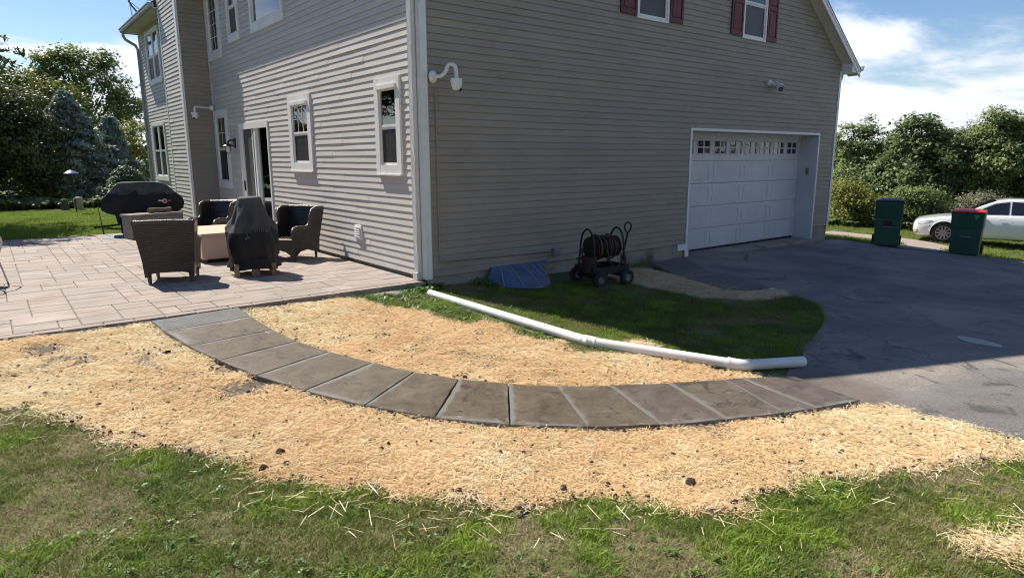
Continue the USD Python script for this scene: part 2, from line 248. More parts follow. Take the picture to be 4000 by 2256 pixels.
mat('red_plastic', [(0.55, 0.016, 0.014), (0.62, 0.03, 0.02)], 3.0, 0.3, spec=0.5)
mat('bag_green', [(0.02, 0.30, 0.13)], rough=0.4)
mat('car_paint', [(0.74, 0.75, 0.76)], rough=0.25, coat=1.0, spec=0.5)
mat('car_glass', [(0.012, 0.014, 0.018)], rough=0.03, spec=0.8)
mat('alloy', [(0.30, 0.31, 0.33)], rough=0.3, metal=0.8)
mat('chrome', [(0.62, 0.63, 0.65)], rough=0.2, metal=1.0)
mat('headlight', [(0.42, 0.44, 0.46)], rough=0.1, spec=0.8)
mat('black_trim', [(0.015, 0.015, 0.016)], rough=0.4)
mat('iron_white', [(0.45, 0.42, 0.39), (0.58, 0.55, 0.51)], 12.0, 0.55)
mat('iron_dark', [(0.06, 0.05, 0.05)], rough=0.5)
mat('granite', [(0.19, 0.20, 0.215), (0.27, 0.28, 0.295)], 30.0, 0.7, bump=0.3)
mat('walk_stone', [(0.25, 0.20, 0.175), (0.36, 0.295, 0.26)], 3.0, 0.8, bump=0.4)
mat('galvanised', [(0.50, 0.51, 0.54)], rough=0.25, metal=0.9)
mat('purple_plastic', [(0.06, 0.03, 0.20)], rough=0.5)
mat('dish_grey', [(0.06, 0.055, 0.05), (0.12, 0.105, 0.095)], 9.0, 0.55)
mat('cam_white', [(0.70, 0.71, 0.72)], rough=0.35)
mat('cam_dark', [(0.03, 0.028, 0.026)], rough=0.15, spec=0.6)
mat('gutter_blue_grey', [(0.30, 0.32, 0.35), (0.38, 0.40, 0.43)], 2.0, 0.4)
# dark wicker: woven relief of flat strands, over and under
LOOK['wicker'] = usdkit.material(stage, '/World/Looks/wicker', {
    'tc': ('texture_coordinate', {}), 'br': ('brick_texture', {'color1': (0.013, 0.009, 0.007), 'color2': (0.034, 0.025, 0.020), 'mortar': (0.002, 0.0015, 0.0015), 'scale': 1.0, 'brick_width': 0.07, 'row_height': 0.026, 'mortar_size': 0.0055, 'mortar_smooth': 0.6}),
    'se': ('separate_xyz', {}), 'ax': ('math', {'math_type': 'add'}), 'co': ('combine_xyz', {}), 'b': ('bump', {'strength': 1.0, 'distance': 0.006}), 'iv': ('math', {'math_type': 'subtract', 'value1': 1.0}), 'p': ('principled_bsdf', {'roughness': 0.32, 'specular_ior_level': 0.6})},
    [('tc.object', 'se.vector'), ('se.x', 'ax.value1'), ('se.y', 'ax.value2'), ('ax.value', 'co.x'), ('se.z', 'co.y'), ('co.vector', 'br.vector'), ('br.color', 'p.base_color'), ('br.fac', 'iv.value2'), ('iv.value', 'b.height'), ('b.normal', 'p.normal')], surface='p.BSDF')
mat('wicker_braid', [(0.025, 0.018, 0.014), (0.055, 0.044, 0.036)], 55.0, 0.28, bump=1.0, bscale=60, spec=0.7)

# ---------------------------------------------------------------- terrain
def sm(a, b, x):
    t = np.clip((np.asarray(x, float) - a) / (b - a), 0, 1); return t * t * (3 - 2 * t)
def hgt(x, y):
    x = np.asarray(x, float); y = np.asarray(y, float)
    z = -0.17 - 0.0195 * np.clip(x, -6, 13) + 0.042 * np.clip(y, -5.5, 0)
    left = sm(-0.3, -1.5, x) * sm(-1.0, 1.5, y)
    z = z * (1 - left) - 0.10 * left
    return z - 0.60 * sm(12.6, 18.5, x) - 0.5 * sm(18.5, 40, x)
def ruff(x, y, amp=0.02, s=4.0, seed=3):
    p = np.stack([np.asarray(x, float) * s, np.asarray(y, float) * s, np.zeros(np.shape(x))], -1) + 300
    return (meshkit.fbm(p, 4, seed) - 0.5) * 2 * amp
xs = np.unique(np.r_[np.linspace(-350, -40, 16), np.linspace(-40, -9, 20), np.arange(-9, 21, 0.25), np.linspace(21, 60, 24), np.linspace(60, 400, 14)])
ys = np.unique(np.r_[np.linspace(-350, -40, 12), np.linspace(-40, -11, 14), np.arange(-11, 13, 0.25), np.linspace(13, 50, 30), np.linspace(50, 400, 14)])
X, Y = np.meshgrid(xs, ys, indexing='ij'); Z = hgt(X, Y)
nx, ny = len(xs), len(ys); I = np.arange(nx * ny).reshape(nx, ny)
F = np.stack([I[:-1, :-1], I[1:, :-1], I[1:, 1:], I[:-1, 1:]], -1).reshape(-1, 4)
obj('ground', quads(np.stack([X, Y, Z], -1).reshape(-1, 3), F), LOOK['lawn_soil'], smooth=True, kind='structure')
def drape(poly, off, step=0.25, rough=0.0, seed=3, skirt=0.0):
    """a sheet of the given outline lying off metres above the terrain"""
    V, T, n = [], [], 0
    x0, y0, x1, y1 = poly.bounds; prep = shapely.prepared.prep(poly)
    for gx in np.arange(math.floor(x0 / step) * step, x1, step):
        for gy in np.arange(math.floor(y0 / step) * step, y1, step):
            c = sbox(gx, gy, gx + step, gy + step)
            if not prep.intersects(c): continue
            if prep.contains(c):
                V.append([(gx, gy), (gx + step, gy), (gx + step, gy + step), (gx, gy + step)]); T.append(np.array([[0, 1, 2], [0, 2, 3]]) + n); n += 4; continue
            g = poly.intersection(c)
            for q in getattr(g, 'geoms', [g]):
                if q.geom_type != 'Polygon' or q.area < 1e-6: continue
                v, f = trimesh.creation.triangulate_polygon(q, engine='earcut')
                V.append(v); f = np.asarray(f)
                a, b, d = (np.asarray(v)[f[:, k]] for k in range(3)); s = (b[:, 0] - a[:, 0]) * (d[:, 1] - a[:, 1]) - (b[:, 1] - a[:, 1]) * (d[:, 0] - a[:, 0])
                f[s < 0] = f[s < 0][:, ::-1]; T.append(f + n); n += len(v)
    v = np.vstack([np.asarray(q, float) for q in V]); z = hgt(v[:, 0], v[:, 1]) + off
    if rough: z = z + np.maximum(ruff(v[:, 0], v[:, 1], rough, 5.0, seed), -off * 0.6)
    m = trimesh.Trimesh(np.column_stack([v, z]), np.vstack(T), process=False); m.merge_vertices(); return m
PO = [(-3.73, -0.12), (-3.69, -0.66), (-3.60, -1.3), (-3.47, -1.91), (-3.31, -2.5), (-3.08, -3.07), (-2.81, -3.64), (-2.46, -4.16), (-2.05, -4.6), (-1.57, -4.97), (-1.04, -5.26), (-0.51, -5.5), (0.03, -5.71), (0.34, -5.82), (0.87, -5.96)]
PI_ = [(-2.73, -0.04), (-2.75, -0.56), (-2.69, -1.14), (-2.62, -1.67), (-2.48, -2.18), (-2.27, -2.72), (-2.06, -3.16), (-1.81, -3.54), (-1.5, -3.88), (-1.17, -4.17), (-0.76, -4.42), (-0.23, -4.67), (0.31, -4.91), (0.51, -4.98), (1.01, -5.24)]
LAWN = [(0.71, -7.19), (0.46, -7.05), (0.09, -6.88), (-0.35, -6.7), (-0.58, -6.58), (-0.88, -6.4), (-1.16, -6.37), (-1.5, -6.27), (-1.58, -6.43), (-1.73, -6.35), (-1.91, -6.19), (-2.09, -5.89), (-2.23, -5.68), (-2.37, -5.63), (-2.62, -5.55), (-2.77, -5.6), (-2.75, -5.5), (-2.89, -5.36), (-2.94, -5.21), (-3.04, -5.12), (-3.28, -5.01), (-3.27, -4.85), (-3.51, -4.64), (-3.69, -4.42), (-3.86, -4.24), (-3.86, -4.02), (-4.05, -3.82), (-4.21, -3.53), (-4.37, -3.44), (-4.56, -3.19), (-4.57, -3.02), (-4.7, -2.81), (-4.86, -2.42), (-4.97, -2.22), (-5.13, -2.16), (-5.9, -2.0)]
path_poly = Polygon(PO + PI_[::-1])
outer_bed = Polygon([(-5.9, -0.12), (-3.74, -0.12)] + PO + [(0.98, -6.2), (1.0, -6.6), (1.0, -7.0), (1.1, -7.3)] + LAWN).buffer(0).difference(path_poly.buffer(0.01))
inner_bed = Polygon(PI_ + [(0.72, -4.98), (0.63, -4.73), (0.46, -4.47), (0.35, -4.06), (0.26, -3.77), (0.01, -3.72), (-0.29, -3.46), (-0.21, -3.25), (-0.04, -3.07), (-0.25, -2.97), (-0.42, -2.78), (-0.35, -2.46), (-0.3, -2.3), (-0.3, -2.03), (-0.38, -1.92), (-0.67, -1.95), (-0.81, -1.59), (-0.73, -1.28), (-0.86, -0.97), (-1.11, -0.8), (-1.25, -0.12)]).buffer(0)
small_straw = Polygon([(0.47, -3.49), (0.64, -3.59), (0.74, -3.81), (0.72, -3.99), (0.54, -3.9)])
rear_straw = Polygon([(3.99, -0.41), (4.44, -0.63), (4.30, -1.39), (4.09, -2.46), (4.51, -2.72), (4.94, -2.83), (4.83, -3.06), (4.51, -3.13), (3.85, -3.12), (3.55, -2.77), (3.28, -2.57), (3.16, -1.88), (3.12, -1.33), (3.06, -1.17), (3.2, -0.4)])
corner_straw = Polygon([(-0.30, -7.40), (-0.6, -7.40), (-0.76, -7.33), (-0.95, -7.27), (-1.02, -7.38), (-1.01, -7.5), (-0.85, -7.75), (-0.2, -7.8)])
drive_poly = Polygon([(5.9, 0.5), (5.9, -0.05), (5.45, -0.45), (4.40, -0.52), (4.05, -2.5), (4.98, -2.81), (4.83, -3.06), (4.52, -3.71), (3.83, -4.15), (3.21, -4.42), (2.26, -4.71), (1.81, -4.91), (1.33, -5.03), (0.98, -5.18), (0.86, -5.97), (1.0, -6.2), (1.03, -6.6), (1.0, -6.9), (1.1, -7.3), (1.3, -9.0), (2.4, -16), (9, -30), (16, -30), (15.5, -9), (14.2, -4.6), (13.21, -3.36), (12.76, -2.42), (12.45, -1.69), (12.62, -0.65), (12.7, -0.1), (12.22, -0.02), (11.5, -0.01), (11.5, 0.5)]).buffer(0)
obj('driveway', drape(drive_poly, 0.018, 0.5), LOOK['asphalt'], smooth=True, kind='structure')
puddle = Polygon([(4.28 + (0.15 + .015 * math.sin(3 * q)) * math.cos(q) + .02 * math.sin(q), -5.85 + (0.27 + .03 * math.sin(2 * q + 1)) * math.sin(q) + .04 * math.cos(q)) for q in np.linspace(0, 2 * np.pi, 40)[:-1]])
obj('puddle', drape(puddle, 0.024, 0.25), LOOK['puddle'], smooth=True, kind='structure')
obj('mulch_soil', drape(outer_bed, 0.012, 0.1, 0.02), LOOK['soil'], smooth=True, kind='structure')
obj('mulch_soil', drape(unary_union([inner_bed, small_straw]), 0.012, 0.1, 0.02), LOOK['soil'], smooth=True, kind='structure')
obj('mulch_soil', drape(rear_straw, 0.012, 0.2, 0.02), LOOK['soil'], smooth=True, kind='structure')
side_walk = Polygon([(12.95, -2.42), (14.2, -2.13), (16.5, -1.45), (18.8, -0.85), (19.6, 0.6), (20.2, 3.6), (19.0, 3.8), (18.5, 1.3), (17.9, 0.25), (16.5, -0.6), (14.2, -1.3), (12.75, -1.55)])
obj('side_path', drape(side_walk, 0.014, 0.25), LOOK['walk_stone'], smooth=True, kind='structure')

# ---------------------------------------------------------------- patio of cast slabs
patio = obj('patio', bx(-5.75, -0.02, 0.0, 10.34, -0.16, -0.064), LOOK['joint_sand'], kind='structure')
def slab(poly, z0, z1, cham=0.006, tilt=0.0):
    """a slab with a chamfered top edge from a convex outline"""
    p = np.asarray(poly, float); c = p.mean(0); n = len(p)
    d = c - p; q = p + d / np.linalg.norm(d, axis=1, keepdims=True) * cham * 1.4
    t = tilt * RNG.normal(size=2) if tilt else np.zeros(2)
    lift = lambda a: (a - c) @ t
    V = np.vstack([np.column_stack([p, np.full(n, z0)]), np.column_stack([p, z1 - cham + lift(p)]), np.column_stack([q, z1 + lift(q)])])
    F = []
    for i in range(n):
        j = (i + 1) % n
        for k in (0, n):
            F += [[k + i, k + j, k + n + j], [k + i, k + n + j, k + n + i]]
    for i in range(1, n - 1): F.append([2 * n, 2 * n + i, 2 * n + i + 1])
    return trimesh.Trimesh(V, F, process=False)
prng = random.Random(21)
MX, MY = 0.205, 0.2
cols, rows = 27, 51
occ = np.zeros((cols, rows), bool); rects = []
for j in range(rows):
    for i in range(cols):
        if occ[i, j]: continue
        opts = [(3, 2)] * 3 + [(2, 3)] * 3 + [(2, 2)] * 3 + [(4, 2), (3, 3), (3, 3), (2, 1), (3, 1), (1, 2), (1, 2)]
        prng.shuffle(opts)
        for a, b in opts + [(2, 1), (1, 2), (1, 1)]:
            if i + a <= cols and j + b <= rows and not occ[i:i + a, j:j + b].any() and not (i + a < cols and occ[i + a:i + a + 1, j].all() == False and i + a == cols - 1 and False):
                occ[i:i + a, j:j + b] = True; rects.append((i, j, a, b)); break
G = 0.0042
far_stuff = []
rects.sort(key=lambda r: (r[1] * MY + 8.3) ** 2 + (r[0] * MX - 0.6) ** 2)
n_part = 0
for k, (i, j, a, b) in enumerate(rects):
    x0, y0 = -0.05 - (i + a) * MX, 0.14 + j * MY - 0.0
    x1, y1 = x0 + a * MX, y0 + b * MY
    y1 = min(y1, 10.2)
    jit = lambda: prng.uniform(-0.0022, 0.0022)
    q = [(x0 + G + jit(), y0 + G + jit()), (x1 - G + jit(), y0 + G + jit()), (x1 - G + jit(), y1 - G + jit()), (x0 + G + jit(), y1 - G + jit())]
    m = slab(q, -0.10, -0.05 + prng.uniform(-0.0015, 0.0015), 0.006, 0.002)
    if n_part < 270: obj('paver', m, PAV[prng.randrange(4)], patio); n_part += 1
    else: far_stuff.append(m)
if far_stuff: obj('far_pavers', far_stuff, PAV[0], patio, kind='stuff')
x = -0.05
while x > -5.7:
    w = prng.uniform(0.26, 0.42); q = [(x - w + 0.003, 0.0 + prng.uniform(-.012, .012)), (x - 0.003, 0.0 + prng.uniform(-.012, .012)), (x - 0.003, 0.136), (x - w + 0.003, 0.136)]
    obj('edge_paver', slab(q, -0.15, -0.052 + prng.uniform(-.002, .002), 0.008, 0.003), LOOK['paver_border'], patio); x -= w
x = -0.75
while x > -5.7:
    w = prng.uniform(0.3, 0.5); q = [(x - w + 0.003, 10.21), (x - 0.003, 10.21), (x - 0.003, 10.33), (x - w + 0.003, 10.33)]
    obj('edge_paver', slab(q, -0.15, -0.048, 0.008, 0.003), LOOK['paver_border'], patio); x -= w
obj('corner_stone', xf(bump_mesh(trimesh.creation.icosphere(3), 0.5, 2.2, 4), (-0.75, -0.10, -0.165), s=(0.36, 0.13, 0.055)), LOOK['stone_margin'], patio, smooth=True)
pad = obj('stone_pad', slab([(-3.07, 9.22), (-2.76, 8.85), (-1.5, 8.9), (-1.5, 10.19), (-2.95, 10.19)], -0.10, -0.040, 0.006), LOOK['granite'], smooth=False)
tag(pad, 'smooth pale grey stone pad under the covered grill at the patio edge', 'stone pad')

# ---------------------------------------------------------------- curved walk of cut bluestone
def ztop(x, y): return float(np.interp(min(max(-y, 0), 1.2), [0, 1.2], [-0.052, float(hgt(x, y)) + 0.05])) if y > -1.2 else float(hgt(x, y)) + 0.05
walk = obj('stone_walk', drape(path_poly.buffer(-0.02), 0.009, 0.1), LOOK['joint_sand'], kind='structure')
def bluestone(q, m, parent, name='flagstone', thick=0.05, **t):
    q = np.asarray(q, float); c = q.mean(0)
    def ring(off, n=9):   # the outline, inset and slightly irregular
        e = [];
        for i in range(4):
            a, b = q[i], q[(i + 1) % 4]
            for s in np.linspace(0, 1, n, endpoint=False): e.append(a + (b - a) * s)
        e = np.array(e); w = c - e; l = np.linalg.norm(w, axis=1, keepdims=True)
        return e + w / l * off
    jit = (meshkit.noise(np.column_stack([ring(0) * 9, np.full(36, c[0] * 3)])) - 0.5)[:, None] * 0.014
    outr = ring(0.006); w = c - outr; outr = outr + w / np.linalg.norm(w, axis=1, keepdims=True) * np.abs(jit)
    rings = [(outr, -thick), (outr, -0.007), (outr + (c - outr) * 0.012, 0.0), (outr + (c - outr) * 0.16, 0.0), (outr + (c - outr) * 0.42, 0.0), (outr + (c - outr) * 0.75, 0.0)]
    V = []
    for r_, dz in rings:
        zz = np.array([ztop(*p) for p in r_]) + dz
        if dz == 0.0: zz = zz + (meshkit.fbm(np.column_stack([r_ * 3.5, np.full(len(r_), 7.0)]), 4) - 0.5) * 0.012
        V.append(np.column_stack([r_, zz]))
    V = np.vstack(V + [[[c[0], c[1], ztop(*c)]]]); F = []; N = 36
    for k in range(len(rings) - 1):
        for i in range(N):
            j = (i + 1) % N; F += [[k * N + i, k * N + j, (k + 1) * N + j], [k * N + i, (k + 1) * N + j, (k + 1) * N + i]]
    L = (len(rings) - 1) * N
    for i in range(N): F.append([L + i, L + (i + 1) % N, len(V) - 1])
    mesh = trimesh.Trimesh(V, F, process=False); trimesh.repair.fix_normals(mesh)
    if mesh.face_normals[-1][2] < 0: mesh.invert()
    pr = obj(name, mesh, m, parent, **t)
    mg = np.zeros(len(V)); side = np.array([0.70 if i < 9 else 0.42 if i < 18 else 0.25 if i < 27 else 1.0 for i in range(N)]); side = side * 0.75 + 0.25 * RNG.random()
    for k, f_ in enumerate((1.0, 1.0, 1.0, 0.62, 0.16, 0.0)): mg[k * N:(k + 1) * N] = f_ * side
    UsdGeom.PrimvarsAPI(pr).CreatePrimvar('margin', Sdf.ValueTypeNames.FloatArray, 'vertex').Set(Vt.FloatArray.FromNumpy(mg.astype(np.float32)))
    return pr
order = [0, 1, 1, 2, 2, 2, 1, 1, 1, 2, 3, 2, 3, 3]
for k in range(14):
    bluestone([PO[k], PO[k + 1], PI_[k + 1], PI_[k]], BLUE[order[k]], walk)
slab2 = obj('garage_walk', drape(Polygon([(4.42, -0.56), (5.45, -0.49), (5.25, -1.16), (5.40, -1.58), (4.86, -2.74), (4.34, -2.69), (4.06, -2.50), (4.27, -1.45)]).buffer(-0.02), 0.03, 0.25), LOOK['joint_sand'], kind='structure')
for q, mm in (([(4.44, -0.58), (4.28, -1.40), (5.27, -1.20), (5.45, -0.50)], 0), ([(4.28, -1.43), (4.07, -2.45), (5.05, -2.30), (5.36, -1.55)], 0), ([(4.07, -2.48), (4.33, -2.68), (4.85, -2.72), (5.04, -2.33)], 0)):
    bluestone(q, BLUE[mm], slab2)

# ---------------------------------------------------------------- straw, grass, weeds, clods
def scatter(name, protos, pts, mats, scale=(0.8, 1.2), kind='stuff', tilt=0.12, group=None, off=0.0, idx=None, mode=None):
    """a PointInstancer of small clumps on the terrain"""
    base = path_for(name, None); pi = UsdGeom.PointInstancer.Define(stage, base); targets = []
    for i, (m, mt) in enumerate(zip(protos, mats)):
        u = usdkit.mesh(stage, f'{base}/clump_{i:03d}' if i else f'{base}/clump', m, LOOK[mt]); targets.append(u.GetPath())
    pi.CreatePrototypesRel().SetTargets(targets)
    n = len(pts); P = np.column_stack([pts, hgt(pts[:, 0], pts[:, 1]) + off]) if pts.shape[1] == 2 else pts
    a = RNG.uniform(0, 2 * np.pi, n); tx, ty = RNG.normal(0, tilt, n), RNG.normal(0, tilt, n)
    qz = np.column_stack([np.cos(a / 2), np.zeros(n), np.zeros(n), np.sin(a / 2)]); qt = np.column_stack([np.ones(n), tx / 2, ty / 2, np.zeros(n)]); qt /= np.linalg.norm(qt, axis=1, keepdims=True)
    w = qt[:, 0] * qz[:, 0] - (qt[:, 1:] * qz[:, 1:]).sum(1); v = qt[:, :1] * qz[:, 1:] + qz[:, :1] * qt[:, 1:] + np.cross(qt[:, 1:], qz[:, 1:])
    pi.CreatePositionsAttr(Vt.Vec3fArray.FromNumpy(P.astype(np.float32)))
    pi.CreateOrientationsAttr(Vt.QuathArray([Gf.Quath(float(w[i]), float(v[i, 0]), float(v[i, 1]), float(v[i, 2])) for i in range(n)]))
    s = RNG.uniform(*scale, n); pi.CreateScalesAttr(Vt.Vec3fArray.FromNumpy(np.repeat(s[:, None], 3, 1).astype(np.float32)))
    pi.CreateProtoIndicesAttr(Vt.IntArray.FromNumpy((idx if idx is not None else RNG.integers(0, len(protos), n)).astype(np.int32)))
    return tag(pi.GetPrim(), kind=kind)
def inside(poly, density):
    x0, y0, x1, y1 = poly.bounds; n = int((x1 - x0) * (y1 - y0) * density)
    p = np.column_stack([RNG.uniform(x0, x1, n), RNG.uniform(y0, y1, n)])
    return p[shapely.contains_xy(poly, p[:, 0], p[:, 1])]
def fb2(p, s, seed): return meshkit.fbm(np.column_stack([p * s, np.zeros(len(p))]) + 80, 4, seed)
def straw_clump(n, rad, lo, hi, seed, wid=0.0038):
    r = np.random.default_rng(seed); V, F = [], []
    for i in range(n):
        c = np.array([*r.normal(0, rad * 0.5, 2), 0]); a = r.uniform(0, 2 * np.pi); L = r.uniform(lo, hi) ** 1.0; d = np.array([math.cos(a), math.sin(a), r.normal(0, 0.13)])
        s = np.array([-d[1], d[0], r.normal(0, 0.5)]); s /= np.linalg.norm(s); w = wid * r.uniform(0.5, 1.1); z = abs(r.normal(0.006, 0.009)) + 0.004
        bend = np.array([0, 0, r.normal(0, 0.1) * L]); k = len(V)
        for q, o in ((-0.5, 0), (0.0, 1), (0.5, 0)):
            p = c + d * L * q + bend * o + [0, 0, z]; V += [p - s * w / 2, p + s * w / 2]
        F += [[k, k + 1, k + 3], [k, k + 3, k + 2], [k + 2, k + 3, k + 5], [k + 2, k + 5, k + 4]]
    return trimesh.Trimesh(V, F, process=False)
SP = [straw_clump(95, 0.11, 0.014, 0.062, 100 + i, 0.0034) for i in range(6)]
SM_ = ['straw', 'straw_orange', 'straw', 'straw_orange', 'straw', 'straw_pale']
def straw_points(poly, dens, seed, edge=0.05, bare=0.40):
    p = inside(poly, dens); d = shapely.distance(shapely.points(p), poly.boundary)
    keep = (fb2(p, 1.5, seed) + 0.45 * fb2(p, 6, seed + 9) > bare + 0.12 + RNG.normal(0, 0.05, len(p))) & ((d > edge) | (RNG.random(len(p)) < 0.45))
    return p[keep]
sp = np.vstack([straw_points(outer_bed, 330, 5), straw_points(inner_bed, 300, 8, 0.04, 0.44)])
# warmer, more orange straw lies together in drifts
pick = np.where(fb2(sp, 0.8, 33) + RNG.normal(0, 0.08, len(sp)) > 0.5, RNG.choice([1, 3, 1, 4], len(sp)), RNG.choice([0, 2, 4, 5], len(sp)))
scatter('straw_mulch', SP, sp, SM_, (0.8, 1.25), tilt=0.05, off=0.012, idx=pick)
scatter('straw_mulch', SP, np.vstack([inside(rear_straw, 230), inside(small_straw, 250)]), SM_, (0.9, 1.3), tilt=0.05, off=0.012)
loose = straw_clump(5, 0.22, 0.05, 0.12, 300)
lp = np.vstack([inside(Polygon(LAWN).buffer(0.35).difference(outer_bed), 22), inside(corner_straw, 90)])
scatter('loose_straw', [loose, straw_clump(4, 0.2, 0.04, 0.13, 301)], lp, ['straw_pale', 'straw'], (0.8, 1.2), off=0.03)
scatter('straw_mulch', SP, inside(corner_straw, 110), SM_, (0.8, 1.1), tilt=0.05, off=0.012)

def tuft(n, hmin, hmax, rad, seed, wid=0.0034, lean=0.55):
    r = np.random.default_rng(seed); V, F = [], []
    for i in range(n):
        c = np.array([*r.normal(0, rad, 2), -0.004]); a = r.uniform(0, 2 * np.pi); d = np.array([math.cos(a), math.sin(a), 0]); s = np.array([-d[1], d[0], 0]); H = r.uniform(hmin, hmax); ln = r.uniform(0.1, lean) * H * 1.5; w = wid * r.uniform(0.7, 1.2); k = len(V)
        for t, ww in ((0, 1.0), (0.5, 0.85), (0.85, 0.5)):
            p = c + d * ln * t * t + [0, 0, H * t * (1 - 0.25 * t * lean)]; V += [p - s * w * ww / 2, p + s * w * ww / 2]
        V.append(c + d * ln + [0, 0, H * (1 - 0.3 * lean)])
        F += [[k, k + 1, k + 3], [k, k + 3, k + 2], [k + 2, k + 3, k + 5], [k + 2, k + 5, k + 4], [k + 4, k + 5, k + 6]]
    return trimesh.Trimesh(V, F, process=False)
TU = [tuft(18, 0.02, 0.055, 0.03, 40 + i, 0.0046, 0.9) for i in range(4)] + [tuft(18, 0.015, 0.042, 0.035, 50 + i, 0.0036, 1.1) for i in range(2)] + [tuft(15, 0.03, 0.065, 0.024, 60 + i, 0.0055, 0.8) for i in range(2)]
TM = ['grass', 'grass', 'grass', 'grass', 'grass_dry', 'grass_dry', 'grass_bright', 'grass_bright']
front_lawn = Polygon([(-6.3, -1.95)] + LAWN[::-1] + [(1.2, -7.3), (1.0, -8.6), (-1.0, -8.6), (-3.4, -6.9), (-5.9, -5.0), (-6.4, -4.0)]).buffer(0).difference(corner_straw.buffer(-0.06))
def grass_idx(p, seed, dry=0.60, bright=0.62):
    d = fb2(p, 1.7, seed) + RNG.normal(0, 0.075, len(p)); b = fb2(p, 3.2, seed + 4) + RNG.normal(0, 0.06, len(p))
    return np.where(d > dry, RNG.integers(4, 6, len(p)), np.where(b > bright, RNG.integers(6, 8, len(p)), RNG.integers(0, 4, len(p))))
gp = inside(front_lawn, 1250)
scatter('grass', TU, gp, TM, (0.45, 1.15), tilt=0.25, idx=grass_idx(gp, 61, 0.545, 0.60))
mid_lawn = Polygon([(0.06, 0.12), (-0.05, -0.45), (-0.15, -1.5), (0.02, -3.3), (0.44, -4.2), (0.80, -4.75), (1.6, -4.85), (2.26, -4.66), (3.21, -4.37), (3.83, -4.10), (4.5, -3.66), (4.8, -3.08), (4.51, -3.12), (3.85, -3.10), (3.5, -2.77), (3.25, -2.57), (3.12, -1.88), (3.06, -1.33), (3.0, -1.1), (2.3, -0.7), (1.95, -0.75), (1.2, -0.86), (1.0, -0.5), (0.9, -0.05)]).buffer(0).difference(small_straw)
strip = Polygon([(-1.2, -0.1), (-1.08, -0.8), (-0.84, -0.99), (-0.71, -1.28), (-0.78, -1.6), (-0.65, -1.95), (-0.38, -1.92), (-0.3, -2.1), (-0.33, -2.5), (-0.42, -2.78), (-0.22, -2.97), (0.02, -3.07), (-0.2, -3.3), (-0.25, -3.46), (0.05, -3.74), (0.28, -3.8), (0.3, -3.9), (-0.15, -3.0), (-0.26, -1.5), (-0.2, -0.3), (0.1, -0.05)]).buffer(0.0)
gp = np.vstack([inside(mid_lawn, 620), inside(strip, 900)])
scatter('grass', TU, gp, TM, (0.8, 1.3), tilt=0.2, idx=grass_idx(gp, 71, 0.66, 0.60))
TUF = [tuft(26, 0.03, 0.07, 0.09, 80 + i, 0.008) for i in range(3)]
far_left = Polygon([(-6.2, 10.36), (-0.9, 10.36), (-0.9, 15.9), (-1.5, 20.5), (-6.5, 21)])
scatter('grass', TUF, inside(far_left, 300), ['grass_bright', 'grass_bright', 'grass_bright'], (0.8, 1.2))
far_right = Polygon([(12.4, 0.0), (12.75, -0.65), (12.6, -1.5), (18.2, 0.4), (18.0, -0.9), (13.0, -2.55), (13.3, -3.36), (14.6, -4.9), (22, -8), (30, -3), (31, 5), (24, 9), (12.5, 8)]).buffer(0).difference(side_walk.buffer(0.03)).difference(drive_poly)
scatter('grass', TUF, inside(far_right, 45), ['grass', 'grass_bright', 'grass'], (0.8, 1.3))
edge_pts = []
for line, n in ((LineString([(0.99, -6.15), (1.02, -6.6), (1.0, -6.9), (1.1, -7.3)]), 40), (LineString([(4.83, -3.06), (4.52, -3.71), (3.83, -4.15), (3.21, -4.42), (2.26, -4.71), (1.33, -5.0)]), 160)):
    for i in range(n):
        q = line.interpolate(RNG.random(), normalized=True); edge_pts.append((q.x + RNG.normal(0, 0.03), q.y + RNG.normal(0, 0.03)))
scatter('grass', TU, np.array(edge_pts), TM, (0.8, 1.2), tilt=0.3)
def weed(n, L, W, seed, rise=0.5):
    r = np.random.default_rng(seed); V, F = [], []
    for i in range(n):
        a = r.uniform(0, 2 * np.pi); d = np.array([math.cos(a), math.sin(a), 0]); s = np.array([-d[1], d[0], 0]); l = L * r.uniform(0.6, 1.1); w = W * r.uniform(0.7, 1.1); k = len(V); z0 = r.uniform(0.005, 0.03); o = r.normal(0, 0.012, 2)
        for t, ww in ((0.0, 0.15), (0.35, 0.8), (0.7, 1.0), (0.92, 0.5)):
            p = d * l * t + np.array([o[0], o[1], z0 + rise * l * math.sin(t * 2.2) * 0.6]); V += [p - s * w * ww / 2 - [0, 0, 0], p + s * w * ww / 2]
        V.append(d * l + np.array([o[0], o[1], z0 + rise * l * 0.45]))
        F += [[k, k + 1, k + 3], [k, k + 3, k + 2], [k + 2, k + 3, k + 5], [k + 2, k + 5, k + 4], [k + 4, k + 5, k + 7], [k + 4, k + 7, k + 6], [k + 6, k + 7, k + 8]]
    return trimesh.Trimesh(V, F, process=False)
clover = weed(16, 0.026, 0.016, 5, 1.0)
wp = inside(front_lawn, 45); wp = wp[fb2(wp, 1.1, 90) > 0.47]
wi = RNG.choice([0, 0, 0, 1, 2], len(wp)); wi[:9] = RNG.choice([2, 3], 9)
scatter('weeds', [clover, weed(9, 0.045, 0.016, 6), weed(7, 0.055, 0.02, 7), weed(12, 0.11, 0.012, 8, 0.9)], wp, ['weed'] * 4, (0.55, 1.0), idx=wi)
sw = inside(strip, 70); scatter('weeds', [clover, weed(9, 0.06, 0.022, 16)], sw, ['weed'] * 2, (0.9, 1.4))
sw = np.vstack([inside(Point(-0.05, 0.02).buffer(0.28), 160), inside(Polygon([(0.75, -0.05), (1.15, -0.05), (1.1, -0.55), (0.85, -0.3)]), 160)]); scatter('weeds', [clover, weed(9, 0.08, 0.028, 17)], sw, ['weed'] * 2, (1.0, 1.8))
def clod_mesh(seed):
    return bump_mesh(trimesh.creation.icosphere(2), 0.9, 1.6, seed)
